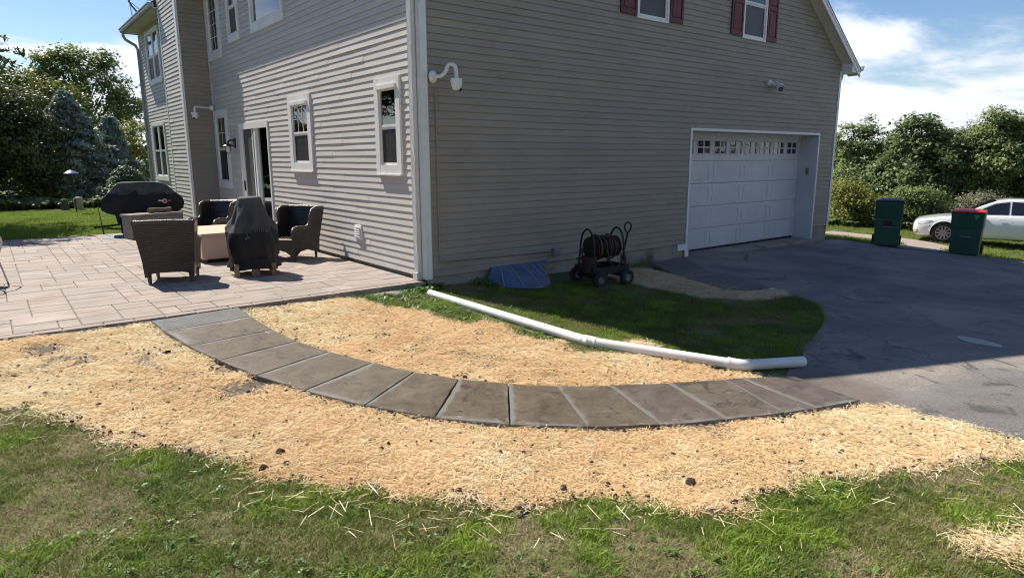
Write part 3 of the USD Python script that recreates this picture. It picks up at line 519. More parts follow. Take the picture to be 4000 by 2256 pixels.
CL = [xf(clod_mesh(900 + i), s=(1, RNG.uniform(0.7, 1), 0.6)) for i in range(4)]
def near_edges(n):
    ring = unary_union([LineString(LAWN), LineString(PO), LineString(PI_)]); out = []
    for i in range(n):
        q = ring.interpolate(RNG.random(), normalized=True); out.append((q.x + RNG.normal(0, 0.07), q.y + RNG.normal(0, 0.07)))
    return np.array(out)
both = unary_union([outer_bed, inner_bed]); cp = np.vstack([near_edges(620), inside(both, 40)])
cp = cp[shapely.contains_xy(both, cp[:, 0], cp[:, 1])]
scl = np.clip(RNG.lognormal(-4.75, 0.5, len(cp)), 0.004, 0.022)
base = scatter('soil_crumbs', [xf(c, s=0.0095) for c in CL], cp, ['clod'] * 4, (0.25, 1.9), tilt=0.4, off=0.03)
for (x, y, r) in [(-3.633, -4.044, .036), (-3.664, -4.221, .030), (-3.803, -4.202, .034), (-4.518, -2.467, .026), (-3.42, -3.55, .022), (-2.34, -5.52, .030), (-2.90, -5.16, .026), (-1.62, -5.97, .040), (-3.80, -1.35, .032), (-1.35, -5.62, .022), (-0.72, -6.25, .024), (-2.6, -1.9, .026), (-1.72, -3.50, .028), (-1.80, -3.44, .022), (-0.05, -6.35, .022), (-0.30, -6.1, .02), (-0.62, -5.85, .022), (0.3, -6.35, .02)]:
    m = xf(clod_mesh(int(abs(x * 977 + y * 331))), s=(r, r * RNG.uniform(.75, 1), r * 0.8), rz=RNG.uniform(0, 6))
    m.apply_translation((x, y, float(hgt(x, y)) + 0.012 + r * 0.55))
    tag(obj('soil_clod', m, LOOK['clod'], smooth=True), 'dark crumbly clod of soil lying loose on the straw', 'soil clod', 'dark soil clods on the straw')

# ---------------------------------------------------------------- the house
E_ = 0.10566; HW = 12.23; WX = -0.706; WY = 10.73; WX2 = -0.40; WY2 = 17.44; SEAM = 12.66; EAVE = 6.0
house = thing('house', 'two storey house clad in beige clapboard with garage and white trimmed windows', 'house')
class Wall:
    """maps (u along the wall, z up, o outwards) to the world"""
    def __init__(s, org, ud, od): s.o = np.array(org, float); s.u = np.array(ud, float); s.n = np.array(od, float)
    def map(s, m):
        v = m.vertices; m = m.copy(); m.vertices = s.o + v[:, :1] * s.u + v[:, 1:2] * np.array([0, 0, 1.0]) + v[:, 2:] * s.n
        if np.cross(s.u, [0, 0, 1.0]) @ s.n < 0: m.invert()
        return m
    def box(s, u0, u1, z0, z1, o0, o1): return s.map(bx(u0, u1, z0, z1, o0, o1))
    def poly(s, pts, o0, o1):
        m = extr(pts, o1 - o0); m.apply_translation((0, 0, o0)); return s.map(m)
FRONT = Wall((0, 0, 0), (1, 0, 0), (0, -1, 0)); LEFT = Wall((0, 0, 0), (0, 1, 0), (-1, 0, 0))
WFACE = Wall((0, WY, 0), (1, 0, 0), (0, -1, 0)); WSIDE = Wall((WX, 0, 0), (0, 1, 0), (-1, 0, 0)); WFAR = Wall((WX2, 0, 0), (0, 1, 0), (-1, 0, 0))
def boards(wall, name, outline, holes, u0, u1, n, m, label=None, z0=0.0):
    body = outline.difference(unary_union([sbox(*h) for h in holes])) if holes else outline
    sheet = []
    for g in getattr(body, 'geoms', [body]): sheet.append(wall.poly(g, -0.06, -0.004))
    par = obj(name, sheet, LOOK['sheathing'], house, label=label)
    for k in range(n):
        a, b = z0 + k * E_, z0 + (k + 1) * E_
        strip = outline.intersection(sbox(u0, a, u1, b))
        if strip.is_empty: continue
        s0, _, s1, _ = strip.bounds
        ivs = [(s0, s1)]
        for h in holes:
            if h[1] < (a + b) / 2 < h[3]:
                nxt = []
                for p, q in ivs:
                    if h[2] <= p or h[0] >= q: nxt.append((p, q)); continue
                    if h[0] > p: nxt.append((p, h[0]))
                    if h[2] < q: nxt.append((h[2], q))
                ivs = nxt
        for p, q in ivs:
            V, Fc = [], []
            cuts = [p]
            x = p + (0.9 + (k * 1.37) % 3.2)
            while x < q - 0.4: cuts.append(x); x += 3.66
            cuts.append(q)
            for ci in range(len(cuts) - 1):
                c0, c1 = cuts[ci], cuts[ci + 1] + (0.012 if ci < len(cuts) - 2 else 0); dz = 0.0024 if ci % 2 else 0.0; us = np.linspace(c0, c1, max(2, int((c1 - c0) / 0.9) + 1)); wv = RNG.normal(0, 0.0011, len(us))
                prof = [(0.0, a + 0.002), (0.0155 + dz, a), (0.0160 + dz, a + 0.004), (0.0040 + dz, b - 0.007), (0.0 + dz, b + 0.004)]
                base = len(V)
                for u, w_ in zip(us, wv):
                    for q_, (o, z) in enumerate(prof): V.append((u, z + (w_ * 0.7 if q_ in (1, 2) else 0), o + (w_ if q_ in (1, 2) else 0)))
                for kk in range(len(us) - 1):
                    for j in range(4): Fc.append([base + kk * 5 + j, base + kk * 5 + 5 + j, base + kk * 5 + 6 + j, base + kk * 5 + j + 1])
            me = wall.map(quads(V, Fc))
            if (me.face_normals[1] @ wall.n) < 0: me.invert()
            obj('siding_board', me, m, par)
    return par
# openings, (u0, z0, u1, z1)
RIDGE_X, RIDGE_Z = 5.46, 8.95
gable = Polygon([(0.0, 0), (HW, 0), (HW, 4.03), (RIDGE_X, RIDGE_Z - 0.22), (0.0, EAVE + 0.2)])
GX0, GX1, GZ = 6.255, 11.37, 2.285
w_front = [(4.47, 4.20, 5.355, 5.62), (7.775, 4.20, 8.66, 5.62)]
boards(FRONT, 'garage_end_wall', gable, [(GX0, -0.5, GX1, GZ)] + [(a + .02, b + .02, c - .02, d - .02) for a, b, c, d in w_front], 0.0, HW, 60, LOOK['siding_weathered'], 'gable wall in shade with mildew stained clapboard, part of the shade painted into its colour')
left_out = Polygon([(0, 0), (WY, 0), (WY, EAVE + 0.1), (0, EAVE + 0.1)])
NW, FW, W3 = (0.585, 1.500, 1.392, 2.955), (4.030, 1.500, 5.186, 2.960), (9.51, 0.985, 10.66, 2.985)
DOOR = (6.50, -0.06, 8.60, 2.57)
N2, PW, ST = (7.955, 4.445, 8.815, 5.93), (5.125, 4.43, 7.115, 5.93), (9.475, 4.225, 10.65, 5.93)
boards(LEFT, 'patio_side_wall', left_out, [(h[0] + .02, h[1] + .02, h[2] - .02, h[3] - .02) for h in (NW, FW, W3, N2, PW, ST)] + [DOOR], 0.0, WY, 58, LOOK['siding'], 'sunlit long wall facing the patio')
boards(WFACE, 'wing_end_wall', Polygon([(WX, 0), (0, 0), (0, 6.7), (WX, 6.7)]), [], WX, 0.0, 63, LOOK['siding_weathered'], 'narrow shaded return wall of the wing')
UW, LW = (14.43, 4.05, 16.30, 5.675), (14.83, 1.055, 16.73, 2.888)
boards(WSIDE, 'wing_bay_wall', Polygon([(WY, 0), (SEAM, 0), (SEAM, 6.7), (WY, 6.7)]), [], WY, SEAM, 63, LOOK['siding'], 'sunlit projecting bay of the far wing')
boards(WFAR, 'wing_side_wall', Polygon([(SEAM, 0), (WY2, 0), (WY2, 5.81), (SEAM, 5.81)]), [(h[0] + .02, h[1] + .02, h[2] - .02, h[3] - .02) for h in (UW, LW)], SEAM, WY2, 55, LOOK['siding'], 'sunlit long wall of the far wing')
obj('back_wall', bx(0, HW, 17.3, 17.4, -0.3, 5.4), LOOK['sheathing'], house)
obj('right_wall', bx(HW - 0.1, HW - 0.01, 0.05, 17.3, -0.3, 4.1), LOOK['sheathing'], house)
obj('floor_slab', bx(0.1, HW - 0.15, 0.1, 15.5, 3.05, 3.2), LOOK['room_dark'], house)
# footings of poured concrete
obj('foundation', FRONT.box(0.02, GX0 - 0.005, -0.9, -0.004, -0.25, -0.012), LOOK['concrete'], house); obj('foundation', FRONT.box(GX1 + 0.10, HW - 0.02, -0.9, -0.004, -0.25, -0.012), LOOK['concrete'], house)
obj('foundation', LEFT.box(0.27, WY, -0.6, -0.004, -0.25, -0.02), LOOK['concrete'], house); obj('foundation', WSIDE.box(WY, SEAM, -0.6, -0.004, -0.25, -0.02), LOOK['concrete'], house); obj('foundation', WFAR.box(SEAM, WY2, -0.6, -0.004, -0.25, -0.02), LOOK['concrete'], house)
obj('garage_apron', bx(GX0 - 0.05, GX1 + 0.05, -0.10, 0.6, -0.75, -0.30), LOOK['concrete'], house)
# corner boards
def corner(name, x0, x1, y0, y1, z0, z1, m=None): return obj(name, rbx(x0, x1, y0, y1, z0, z1, 0.006, 6), LOOK['white_trim'] if m is None else m, house)
obj('corner_trim', [bx(-0.02, 0.088, -0.02, -0.001, -0.03, EAVE), bx(-0.02, -0.001, -0.001, 0.088, -0.03, EAVE)], LOOK['white_trim'], house)
obj('corner_trim', [bx(HW - 0.07, HW + 0.02, -0.021, -0.001, 0.0, 3.86), bx(HW + 0.001, HW + 0.021, -0.001, 0.09, 0.0, 3.86)], LOOK['white_trim'], house)
obj('corner_trim', [bx(WX - 0.02, WX + 0.035, WY - 0.02, WY - 0.001, -0.03, 6.7), bx(WX - 0.02, WX - 0.001, WY - 0.001, WY + 0.17, -0.03, 6.7)], LOOK['white_trim'], house)
obj('corner_trim', [bx(WX - 0.022, WX - 0.001, SEAM - 0.055, SEAM + 0.02, -0.03, 6.7), bx(WX - 0.001, WX2 + 0.05, SEAM + 0.001, SEAM + 0.02, -0.03, 6.7)], LOOK['white_trim'], house)
obj('corner_trim', [bx(-0.035, -0.014, WY - 0.11, WY - 0.02, 0.0, EAVE)], LOOK['grey_trim'], house)
obj('corner_trim', bx(WX2 - 0.03, WX2 - 0.001, WY2 - 0.10, WY2 + 0.01, 0.0, 5.75), LOOK['grey_trim'], house)
# downspout beside the near corner: ribbed square pipe, ending in a round drain adapter
def ribbed(wall, u0, u1, z0, z1, o0, o1):
    w = u1 - u0; d = o1 - o0; P = []
    for t in np.linspace(0, 1, 9): P.append((u0 + w * t, o1 - (0.004 if int(t * 8) % 2 else 0)))
    P += [(u1, o0), (u0, o0)]
    me = extr(P, z1 - z0); v = me.vertices; me.vertices = np.column_stack([v[:, 0], v[:, 2] + z0, v[:, 1]]); return wall.map(me)
ds = obj('downspout', [ribbed(LEFT, 0.105, 0.205, 0.06, EAVE, 0.02, 0.095)], LOOK['white_trim'], house)
obj('drain_adapter', [bx(-0.115, 0.0, 0.09, 0.22, -0.04, 0.065), tube([(-0.058, 0.155, -0.04), (-0.058, 0.155, -0.06), (-0.058, 0.155, -0.062), (-0.058, 0.155, -0.16)], [0.062, 0.062, 0.05, 0.045], 14)], LOOK['grey_trim'], ds)
obj('downspout', [tube([(WX2 - 0.46, WY2 - 0.05, 5.84), (WX2 - 0.46, WY2 - 0.03, 5.70), (WX2 - 0.40, WY2, 5.60), (WX2 - 0.12, WY2 + 0.02, 5.44), (WX2 - 0.06, WY2 + 0.02, 5.3), (WX2 - 0.06, WY2 + 0.02, 0.0)], 0.048, 10)], LOOK['gutter_blue_grey'], house, label='blue grey far downspout at the end of the wing')
obj('downspout', [tube([(HW + 0.26, 0.10, 3.82), (HW + 0.24, 0.10, 3.70), (HW + 0.10, 0.12, 3.60), (HW + 0.06, 0.12, 3.5), (HW + 0.06, 0.12, -0.2)], 0.042, 10)], LOOK['white_trim'], house)

def window(wall, r, parent=house, ct=0.085, head=0.0, sill=0.0, lights=(2, 2), mull=None, flange=None, curtain=None, meet=0.5, glass='glass', grid=(3, 2), proud=0.045, grid_up=True, grid_dn=True, lip=False, screen=True):
    u0, z0, u1, z1 = r
    cas = [wall.box(u0, u0 + ct, z0, z1, -0.02, proud), wall.box(u1 - ct, u1, z0, z1, -0.02, proud), wall.box(u0 + ct, u1 - ct, z1 - ct - head, z1, -0.02, proud - 0.002), wall.box(u0 + ct, u1 - ct, z0, z0 + ct + sill, -0.02, proud - 0.002)]
    if lip: cas += [wall.box(u0 + ct - 0.045, u1 - ct + 0.045, z1 - ct - head - 0.012, z1 - ct - head + 0.045, -0.02, proud + 0.035), wall.box(u0 + 0.01, u1 - 0.01, z0 - 0.012, z0 + 0.012, -0.02, proud + 0.025)]
    win = obj('window', cas, LOOK['white_trim'], parent)
    a, b, c, d = u0 + ct, z0 + ct + sill, u1 - ct, z1 - ct - head
    cols_ = [(a, c)] if mull is None else [(a, (a + c) / 2 - mull / 2), ((a + c) / 2 + mull / 2, c)]
    if mull: obj('mullion', wall.box((a + c) / 2 - mull / 2, (a + c) / 2 + mull / 2, b, d, -0.03, 0.03), LOOK['white_trim'], win)
    for p, q in cols_:
        mid = b + (d - b) * meet
        parts = [(b, mid, 0.012, grid_dn)] + ([(mid, d, 0.026, grid_up)] if meet < 1 else [])
        sash = []
        for za, zb, o, g in parts:
            s = 0.036
            sash += [wall.box(p, p + s, za, zb, -0.02, o), wall.box(q - s, q, za, zb, -0.02, o), wall.box(p + s, q - s, za, za + s, -0.02, o - 0.001), wall.box(p + s, q - s, zb - s, zb, -0.02, o - 0.001)]
        obj('sash', sash, LOOK['white_trim'], win)
        for za, zb, o, g in parts:
            obj('pane', wall.box(p + 0.03, q - 0.03, za + 0.03, zb - 0.03, o - 0.022, o - 0.018), LOOK[glass], win)
            if screen and zb == mid and meet < 1: obj('insect_screen', wall.box(p + 0.034, q - 0.034, za + 0.034, zb - 0.034, o - 0.010, o - 0.008), LOOK['bug_screen'], win)
            if g:
                mu = [];
                for i in range(1, grid[0]): x = p + 0.036 + (q - p - 0.072) * i / grid[0]; mu.append(wall.box(x - 0.008, x + 0.008, za + 0.03, zb - 0.03, o - 0.017, o - 0.0125))
                for i in range(1, grid[1]): z = za + 0.036 + (zb - za - 0.072) * i / grid[1]; mu.append(wall.box(p + 0.03, q - 0.03, z - 0.008, z + 0.008, o - 0.0168, o - 0.013))
                obj('muntins', mu, LOOK['white_trim'], win)
    if curtain:
        s, e = curtain; n = 25; U = np.linspace(a + (c - a) * s, a + (c - a) * e, n); V = []; Fq = []
        for i, x in enumerate(U):
            o = -0.14 + 0.02 * math.sin(i * 1.9); V += [(x, b - 0.05, o), (x, d + 0.05, o)]
        for i in range(n - 1): Fq.append([2 * i, 2 * i + 2, 2 * i + 3, 2 * i + 1])
        obj('curtain', wall.map(quads(V, Fq)), LOOK['curtain'], win)
    obj('dark_room', [wall.box(u0 - 0.3, u1 + 0.3, z0 - 0.3, z1 + 0.3, -0.95, -0.9), wall.box(u0 - 0.32, u0 - 0.3, z0 - 0.3, z1 + 0.3, -0.9, -0.07), wall.box(u1 + 0.3, u1 + 0.32, z0 - 0.3, z1 + 0.3, -0.9, -0.07), wall.box(u0 - 0.3, u1 + 0.3, z0 - 0.32, z0 - 0.3, -0.9, -0.07), wall.box(u0 - 0.3, u1 + 0.3, z1 + 0.3, z1 + 0.32, -0.9, -0.07)], LOOK['room_dark'], win)
    return win
for r, lab in ((w_front[0], None), (w_front[1], None)):
    window(FRONT, r, ct=0.05, glass='glass', curtain=(0.0, 0.62), grid_up=False, grid_dn=False, proud=0.035)
for u0, u1 in ((4.035, 4.455), (5.372, 5.765), (7.345, 7.762), (8.675, 9.07)):
    z0, z1 = 4.235, 5.60
    sh = obj('shutter', FRONT.box(u0, u1, z0, z1, 0.012, 0.03), LOOK['shutter_red'], house)
    obj('shutter_rail', [FRONT.box(u0, u0 + 0.05, z0, z1, 0.03, 0.045), FRONT.box(u1 - 0.05, u1, z0, z1, 0.03, 0.045), FRONT.box(u0 + .05, u1 - .05, z0, z0 + 0.08, 0.03, 0.044), FRONT.box(u0 + .05, u1 - .05, 4.86, 4.94, 0.03, 0.044), FRONT.box(u0 + .05, u1 - .05, z1 - 0.08, z1, 0.03, 0.044)], LOOK['shutter_red'], sh)
    obj('shutter_panel', [FRONT.box(u0 + .08, u1 - .08, z0 + .11, 4.83, 0.03, 0.04), FRONT.box(u0 + .08, u1 - .08, 4.97, z1 - .11, 0.03, 0.04)], LOOK['shutter_red'], sh)
window(LEFT, NW, ct=0.13, head=0.02, sill=0.02, lip=True, grid=(2, 2), grid_up=False)
window(LEFT, FW, ct=0.17, head=0.0, sill=0.0, lip=True, grid=(3, 2))
window(LEFT, W3, ct=0.17, sill=0.02, grid=(2, 2), glass='glass')
window(LEFT, N2, ct=0.12, sill=0.05, grid=(3, 2), grid_dn=False, grid_up=False)
window(LEFT, PW, ct=0.14, sill=0.05, meet=1.0, grid_dn=False)
window(LEFT, ST, ct=0.20, sill=0.0, meet=1.0, grid=(2, 4), glass='glass')
window(WFAR, UW, ct=0.10, sill=0.05, mull=0.10, grid_up=False, grid_dn=False, glass='glass')
window(WFAR, LW, ct=0.10, sill=0.05, mull=0.10, grid_up=False, grid_dn=False, glass='glass')
# sliding patio door
d0, _, d1, dz = DOOR
pd = obj('patio_door', [LEFT.box(d0, d0 + 0.07, -0.05, dz, -0.06, 0.035), LEFT.box(d1 - 0.16, d1, -0.05, dz, -0.06, 0.035), LEFT.box(d0 + 0.07, d1 - 0.16, dz - 0.14, dz, -0.06, 0.034), LEFT.box(d0 + 0.07, d1 - 0.16, -0.05, -0.01, -0.06, 0.03)], LOOK['white_trim'], house)
dm = (d0 + d1) / 2 - 0.12
obj('screen_door', [LEFT.box(dm, dm + 0.09, -0.01, dz - 0.14, -0.03, 0.02), LEFT.box(d1 - 0.24, d1 - 0.16, -0.01, dz - 0.14, -0.03, 0.02)], LOOK['white_trim'], pd)
obj('insect_screen', LEFT.box(dm + 0.09, d1 - 0.24, 0.0, dz - 0.15, -0.012, -0.008), LOOK['screen_mesh'], pd)
obj('sliding_sash', [LEFT.box(dm + 0.22, dm + 0.28, 0.0, dz - 0.15, -0.006, 0.004), LEFT.box(d0 + 0.07, d0 + 0.13, 0.0, dz - 0.14, -0.055, -0.02), LEFT.box(dm - 0.08, dm - 0.01, 0.0, dz - 0.14, -0.055, -0.02), LEFT.box(d0 + 0.13, dm - 0.08, 0.0, 0.09, -0.055, -0.021)], LOOK['white_trim'], pd)
obj('pane', LEFT.box(d0 + 0.10, dm - 0.04, 0.02, dz - 0.15, -0.045, -0.04), LOOK['glass'], pd)
obj('door_handle', LEFT.box(d1 - 0.215, d1 - 0.185, 0.98, 1.22, 0.02, 0.05), LOOK['black_trim'], pd)
obj('dark_room', [LEFT.box(d0 - .3, d1 + .3, -0.2, 3.0, -1.5, -1.45), LEFT.box(d0 - .32, d0 - .3, -0.2, 3, -1.45, -0.07), LEFT.box(d1 + .3, d1 + .32, -0.2, 3, -1.45, -0.07), LEFT.box(d0 - .3, d1 + .3, -0.25, -0.2, -1.45, -0.07), LEFT.box(d0 - .3, d1 + .3, 2.9, 2.95, -1.45, -0.07)], LOOK['room_dark'], pd)

# overhead garage door set back in its opening
RD = 0.47
GB, GT = -0.285, 2.165
jam = obj('garage_opening', [FRONT.box(GX0 - 0.055, GX0, -0.0, GZ + 0.05, -0.02, 0.024), FRONT.box(GX1, GX1 + 0.045, -0.02, GZ + 0.05, -0.02, 0.024), FRONT.box(GX0, GX1, GZ, GZ + 0.05, -0.02, 0.022), FRONT.box(GX0 - 0.30, GX0 + 0.02, -0.13, -0.002, -0.01, 0.02) , FRONT.box(GX0 - 0.06, GX0 + 0.06, -0.30, -0.131, -0.01, 0.02)], LOOK['white_trim'], house)
jam2 = obj('garage_jamb', [bx(GX0 - 0.06, GX0 + 0.006, -0.010, RD + 0.05, GB, GZ - 0.006), bx(GX1 - 0.006, GX1 + 0.09, -0.010, RD + 0.1, -0.40, GZ - 0.006), bx(GX0 + 0.006, GX1 - 0.006, -0.010, RD + 0.05, GZ - 0.006, GZ + 0.04)], LOOK['door_white'], house)
obj('keypad', [rbx(GX1 - 0.028, GX1 + 0.002, 0.17, 0.25, 1.32, 1.48, 0.006, 6)], LOOK['rim_grey'], jam2)
DX0, DX1 = GX0 + 0.02, GX1 + 0.03
gd = obj('garage_door', bx(DX0, DX1, RD + 0.035, RD + 0.06, GB, GT), LOOK['door_white'], house)
obj('door_head_trim', bx(DX0, DX1, RD - 0.01, RD + 0.03, GT - 0.05, GZ), LOOK['door_white'], gd)
zs = [GB + 0.03, 0.20, 0.695, 1.19, 1.68, GT - 0.05]
obj('bottom_seal', bx(DX0 + 0.05, DX1 - 0.05, RD + 0.004, RD + 0.03, GB - 0.014, GB + 0.03), LOOK['rubber'], gd)
cx = [11.005 - 0.61 * k for k in range(8)]
for i in range(5):
    a, b = zs[i] + 0.004, zs[i + 1] - 0.004
    if i < 4:
        ms = [rbx(DX0, DX1, RD, RD + 0.034, a, b, 0.008, 6)]
        for g in range(4):
            x1 = 11.31 - 1.22 * g; x0 = x1 - 1.22
            x0, x1 = max(x0, DX0) + 0.09, x1 - 0.09
            ms += [bx(x0, x1, RD - 0.006, RD + 0.002, a + 0.075, a + 0.083), bx(x0, x1, RD - 0.006, RD + 0.002, b - 0.083, b - 0.075), bx(x0, x0 + 0.008, RD - 0.006, RD + 0.002, a + 0.083, b - 0.083), bx(x1 - 0.008, x1, RD - 0.006, RD + 0.002, a + 0.083, b - 0.083)]
        obj('door_section', ms, LOOK['door_white'], gd)
    else:
        P = sbox(DX0, a, DX1, b); hs = []
        for c in cx:
            for sx in (-1, 1):
                for z0, z1 in ((1.835, 1.955), (1.985, 2.105)):
                    hs.append(sbox(c + sx * 0.115 - 0.095, z0, c + sx * 0.115 + 0.095, z1))
        P = P.difference(unary_union(hs).intersection(sbox(DX0 + .01, a + .01, DX1 - .01, b)))
        obj('door_section', FRONT.poly(P, -RD - 0.034, -RD), LOOK['door_white'], gd)
        for c in cx:
            x0, x1 = max(c - 0.245, DX0), c + 0.245
            obj('window_frame', [bx(x0, x1, RD - 0.009, RD - 0.001, 2.118, 2.134), bx(x0, x1, RD - 0.009, RD - 0.001, 1.805, 1.821), bx(x0, x0 + .016, RD - 0.009, RD - 0.001, 1.821, 2.118), bx(x1 - .016, x1, RD - 0.009, RD - 0.001, 1.821, 2.118)], LOOK['door_white'], gd)
            for sx in (-1, 1):
                for z0, z1 in ((1.835, 1.955), (1.985, 2.105)):
                    x0, x1 = max(c + sx * 0.115 - 0.099, DX0 + .01), c + sx * 0.115 + 0.099
                    if x1 > x0 + 0.05: obj('pane', bx(x0, x1, RD + 0.012, RD + 0.015, z0 - 0.004, z1 + 0.004), LOOK['car_glass'], gd)
# roofs: thick slabs with shingles, soffits, fascias, gutters
def roof_slab(p, th):
    a = np.array(p, float); b = a - [0, 0, th]; V = np.vstack([a, b]); F = [[0, 1, 2, 3], [7, 6, 5, 4]] + [[i, i + 4, (i + 1) % 4 + 4, (i + 1) % 4] for i in range(4)]
    m = quads(V, F); trimesh.repair.fix_normals(m); return m
OV, RV = 0.455, 0.31; SR = 0.693; ex = HW + 0.40
ez = 4.035 - 0.40 * SR * 0 + 0.0
rzx = lambda x: 4.03 + 0.17 + (HW - x) * SR      # upper face of the right slope
lzx = lambda x: EAVE + 0.22 + x * (rzx(RIDGE_X) - EAVE - 0.22) / RIDGE_X
roof = obj('roof', [roof_slab([(RIDGE_X, -RV, rzx(RIDGE_X)), (RIDGE_X, 16, rzx(RIDGE_X)), (ex + .03, 16, rzx(ex + .03)), (ex + .03, -RV, rzx(ex + .03))], 0.035), roof_slab([(-OV - .03, -RV, lzx(-OV - .03)), (-OV - .03, WY + 2, lzx(-OV - .03)), (RIDGE_X, WY + 2, rzx(RIDGE_X)), (RIDGE_X, -RV, rzx(RIDGE_X))], 0.035)], LOOK['shingle'], house)
slope = lambda x, d: rzx(x) - d
rb = obj('rake_board', [quads([(x, y, slope(x, d)) for x in (RIDGE_X, ex) for y in (-RV + .012, -RV + .04) for d in (0.04, 0.20)], [[0, 4, 5, 1], [2, 3, 7, 6], [1, 5, 7, 3], [0, 2, 6, 4], [4, 6, 7, 5]]), quads([(x, y, slope(x, d)) for x in (RIDGE_X, ex) for y in (-RV + .0, -RV + .012) for d in (0.036, 0.085)], [[0, 4, 5, 1], [2, 3, 7, 6], [1, 5, 7, 3], [0, 2, 6, 4], [4, 6, 7, 5]])], LOOK['white_trim'], roof)
obj('rake_soffit', quads([(RIDGE_X, -RV + .035, slope(RIDGE_X, .17)), (ex - .02, -RV + .035, slope(ex - .02, .17)), (ex - .02, -0.001, slope(ex - .02, .17)), (RIDGE_X, -0.001, slope(RIDGE_X, .17))], [[0, 1, 2, 3]]), LOOK['soffit'], roof)
obj('rake_soffit', quads([(RIDGE_X, -RV, lzx(RIDGE_X) - .2), (-OV, -RV, lzx(-OV) - .2), (-OV, 0, lzx(-OV) - .2), (RIDGE_X, 0, lzx(RIDGE_X) - .2)], [[0, 1, 2, 3], [0, 3, 2, 1]]), LOOK['soffit'], roof)
obj('rake_board', quads([(x, -RV + .02, lzx(x) - d) for x in (-OV, RIDGE_X) for d in (0.03, 0.21)], [[0, 1, 3, 2], [0, 2, 3, 1]]), LOOK['white_trim'], roof)
# boxed eave return, low corner on the right
obj('eave_return', [FRONT.poly([(HW - 0.005, 3.83), (ex - 0.02, 3.83), (ex - 0.02, slope(ex, .17)), (HW - 0.005, slope(HW, .17) + 0.02)], 0.0, RV - 0.03), bx(HW, ex, -RV + .03, 15.9, 3.82, 3.83), bx(ex - .022, ex, -RV + .028, 15.9, 3.82, slope(ex, .05))], LOOK['white_trim'], roof)
gut = [(0, 0), (0.0, 0.11), (0.13, 0.125), (0.13, 0.10), (0.105, 0.075), (0.10, 0.035), (0.075, 0.0)]
gm = extr([(ex + a, 3.865 + b + 0.01) for a, b in gut], 16.2); v = gm.vertices.copy(); gm.vertices = np.column_stack([v[:, 0], v[:, 2] - RV - 0.02, v[:, 1]]); trimesh.repair.fix_normals(gm)
obj('gutter', gm, LOOK['white_trim'], roof)
obj('eave_soffit', bx(-OV, -0.001, -RV, WY - 0.001, EAVE, EAVE + 0.015), LOOK['soffit'], roof)
obj('fascia', bx(-OV - 0.02, -OV, -RV, WY - 0.001, EAVE - 0.005, EAVE + 0.17), LOOK['white_trim'], roof)
# wing roof
we = WX2 - 0.42
wr = obj('wing_roof', [roof_slab([(we - .02, SEAM + .06, 5.97), (we - .02, WY2 + .18, 5.97), (4.0, WY2 + .18, 8.6), (4.0, SEAM + .06, 8.6)], 0.035), roof_slab([(WX - 0.03, WY - .05, 6.74), (WX - 0.03, SEAM + .055, 6.74), (3.5, SEAM + .055, 8.2), (3.5, WY - .05, 8.2)], 0.04)], LOOK['shingle'], house)
obj('wing_soffit', bx(we + 0.02, WX2 - 0.001, SEAM + 0.055, WY2 + 0.16, 5.805, 5.82), LOOK['soffit'], wr)
obj('wing_fascia', [bx(we, we + 0.02, SEAM + 0.055, WY2 + 0.16, 5.80, 5.94), bx(we + .02, WX2 + 0.3, WY2 + 0.16, WY2 + 0.18, 5.80, 5.94)], LOOK['grey_trim'], wr)
gm = extr([(we - a, 5.815 + b) for a, b in gut], WY2 + 0.17 - SEAM - 0.06); v = gm.vertices.copy(); gm.vertices = np.column_stack([v[:, 0], v[:, 2] + SEAM + 0.06, v[:, 1]]); trimesh.repair.fix_normals(gm)
obj('gutter', gm, LOOK['gutter_blue_grey'], wr)
# small fittings fixed to the walls
vent = obj('dryer_vent', LEFT.map(rbx(2.09, 2.35, 0.36, 0.62, 0.0, 0.035, 0.01, 6)), LOOK['white_trim'], house)
for k in range(5): obj('louver', LEFT.map(xf(bx(2.115, 2.325, -0.02, 0.02, -0.004, 0.004), (0, 0.41 + k * 0.04, 0.045), rx=0.7)), LOOK['white_trim'], vent)
pts = [(0.155, 0.0, 2.86), (0.165, 0.0, 0.26)]
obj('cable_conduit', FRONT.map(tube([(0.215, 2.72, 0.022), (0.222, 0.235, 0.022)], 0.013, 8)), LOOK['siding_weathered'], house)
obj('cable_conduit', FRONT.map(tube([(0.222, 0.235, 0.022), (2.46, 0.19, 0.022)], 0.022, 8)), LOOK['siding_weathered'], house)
ob = obj('outlet_box', FRONT.map(rbx(2.48, 2.62, 0.10, 0.235, 0.0, 0.07, 0.012, 6)), LOOK['rim_grey'], house)
obj('outlet_lid', FRONT.map(rbx(2.485, 2.615, 0.11, 0.225, 0.07, 0.085, 0.006, 6)), LOOK['rim_grey'], ob)

# ---------------------------------------------------------------- things on the walls and roof
def gooseneck_camera(label, loc, rz, arm, dome=True, base_r=0.09, r=0.028):
    t = thing('security_camera', label, 'security camera', loc, rz)
    obj('wall_mount', xf(lathe([(0, 0), (base_r, 0), (base_r, 0.02), (base_r * .85, 0.045), (base_r * .45, 0.07), (0, 0.075)], 20), rx=math.pi / 2), LOOK['cam_white'], t, smooth=40)
    obj('arm', tube(arm, r, 12), LOOK['cam_white'], t, smooth=60)
    e = arm[-1]
    obj('dome', lathe([(0, 0.02), (0.082, 0.015), (0.085, -0.03), (0.07, -0.10), (0.052, -0.135), (0.0, -0.15)], 20, e), LOOK['cam_white'], t, smooth=35)
    obj('lens', xf(lathe([(0, 0), (0.03, 0), (0.028, -0.018), (0, -0.026)], 16), (e[0] + .02, e[1] - .045, e[2] - .13), rx=-0.7), LOOK['cam_dark'], t, smooth=40)
    return t
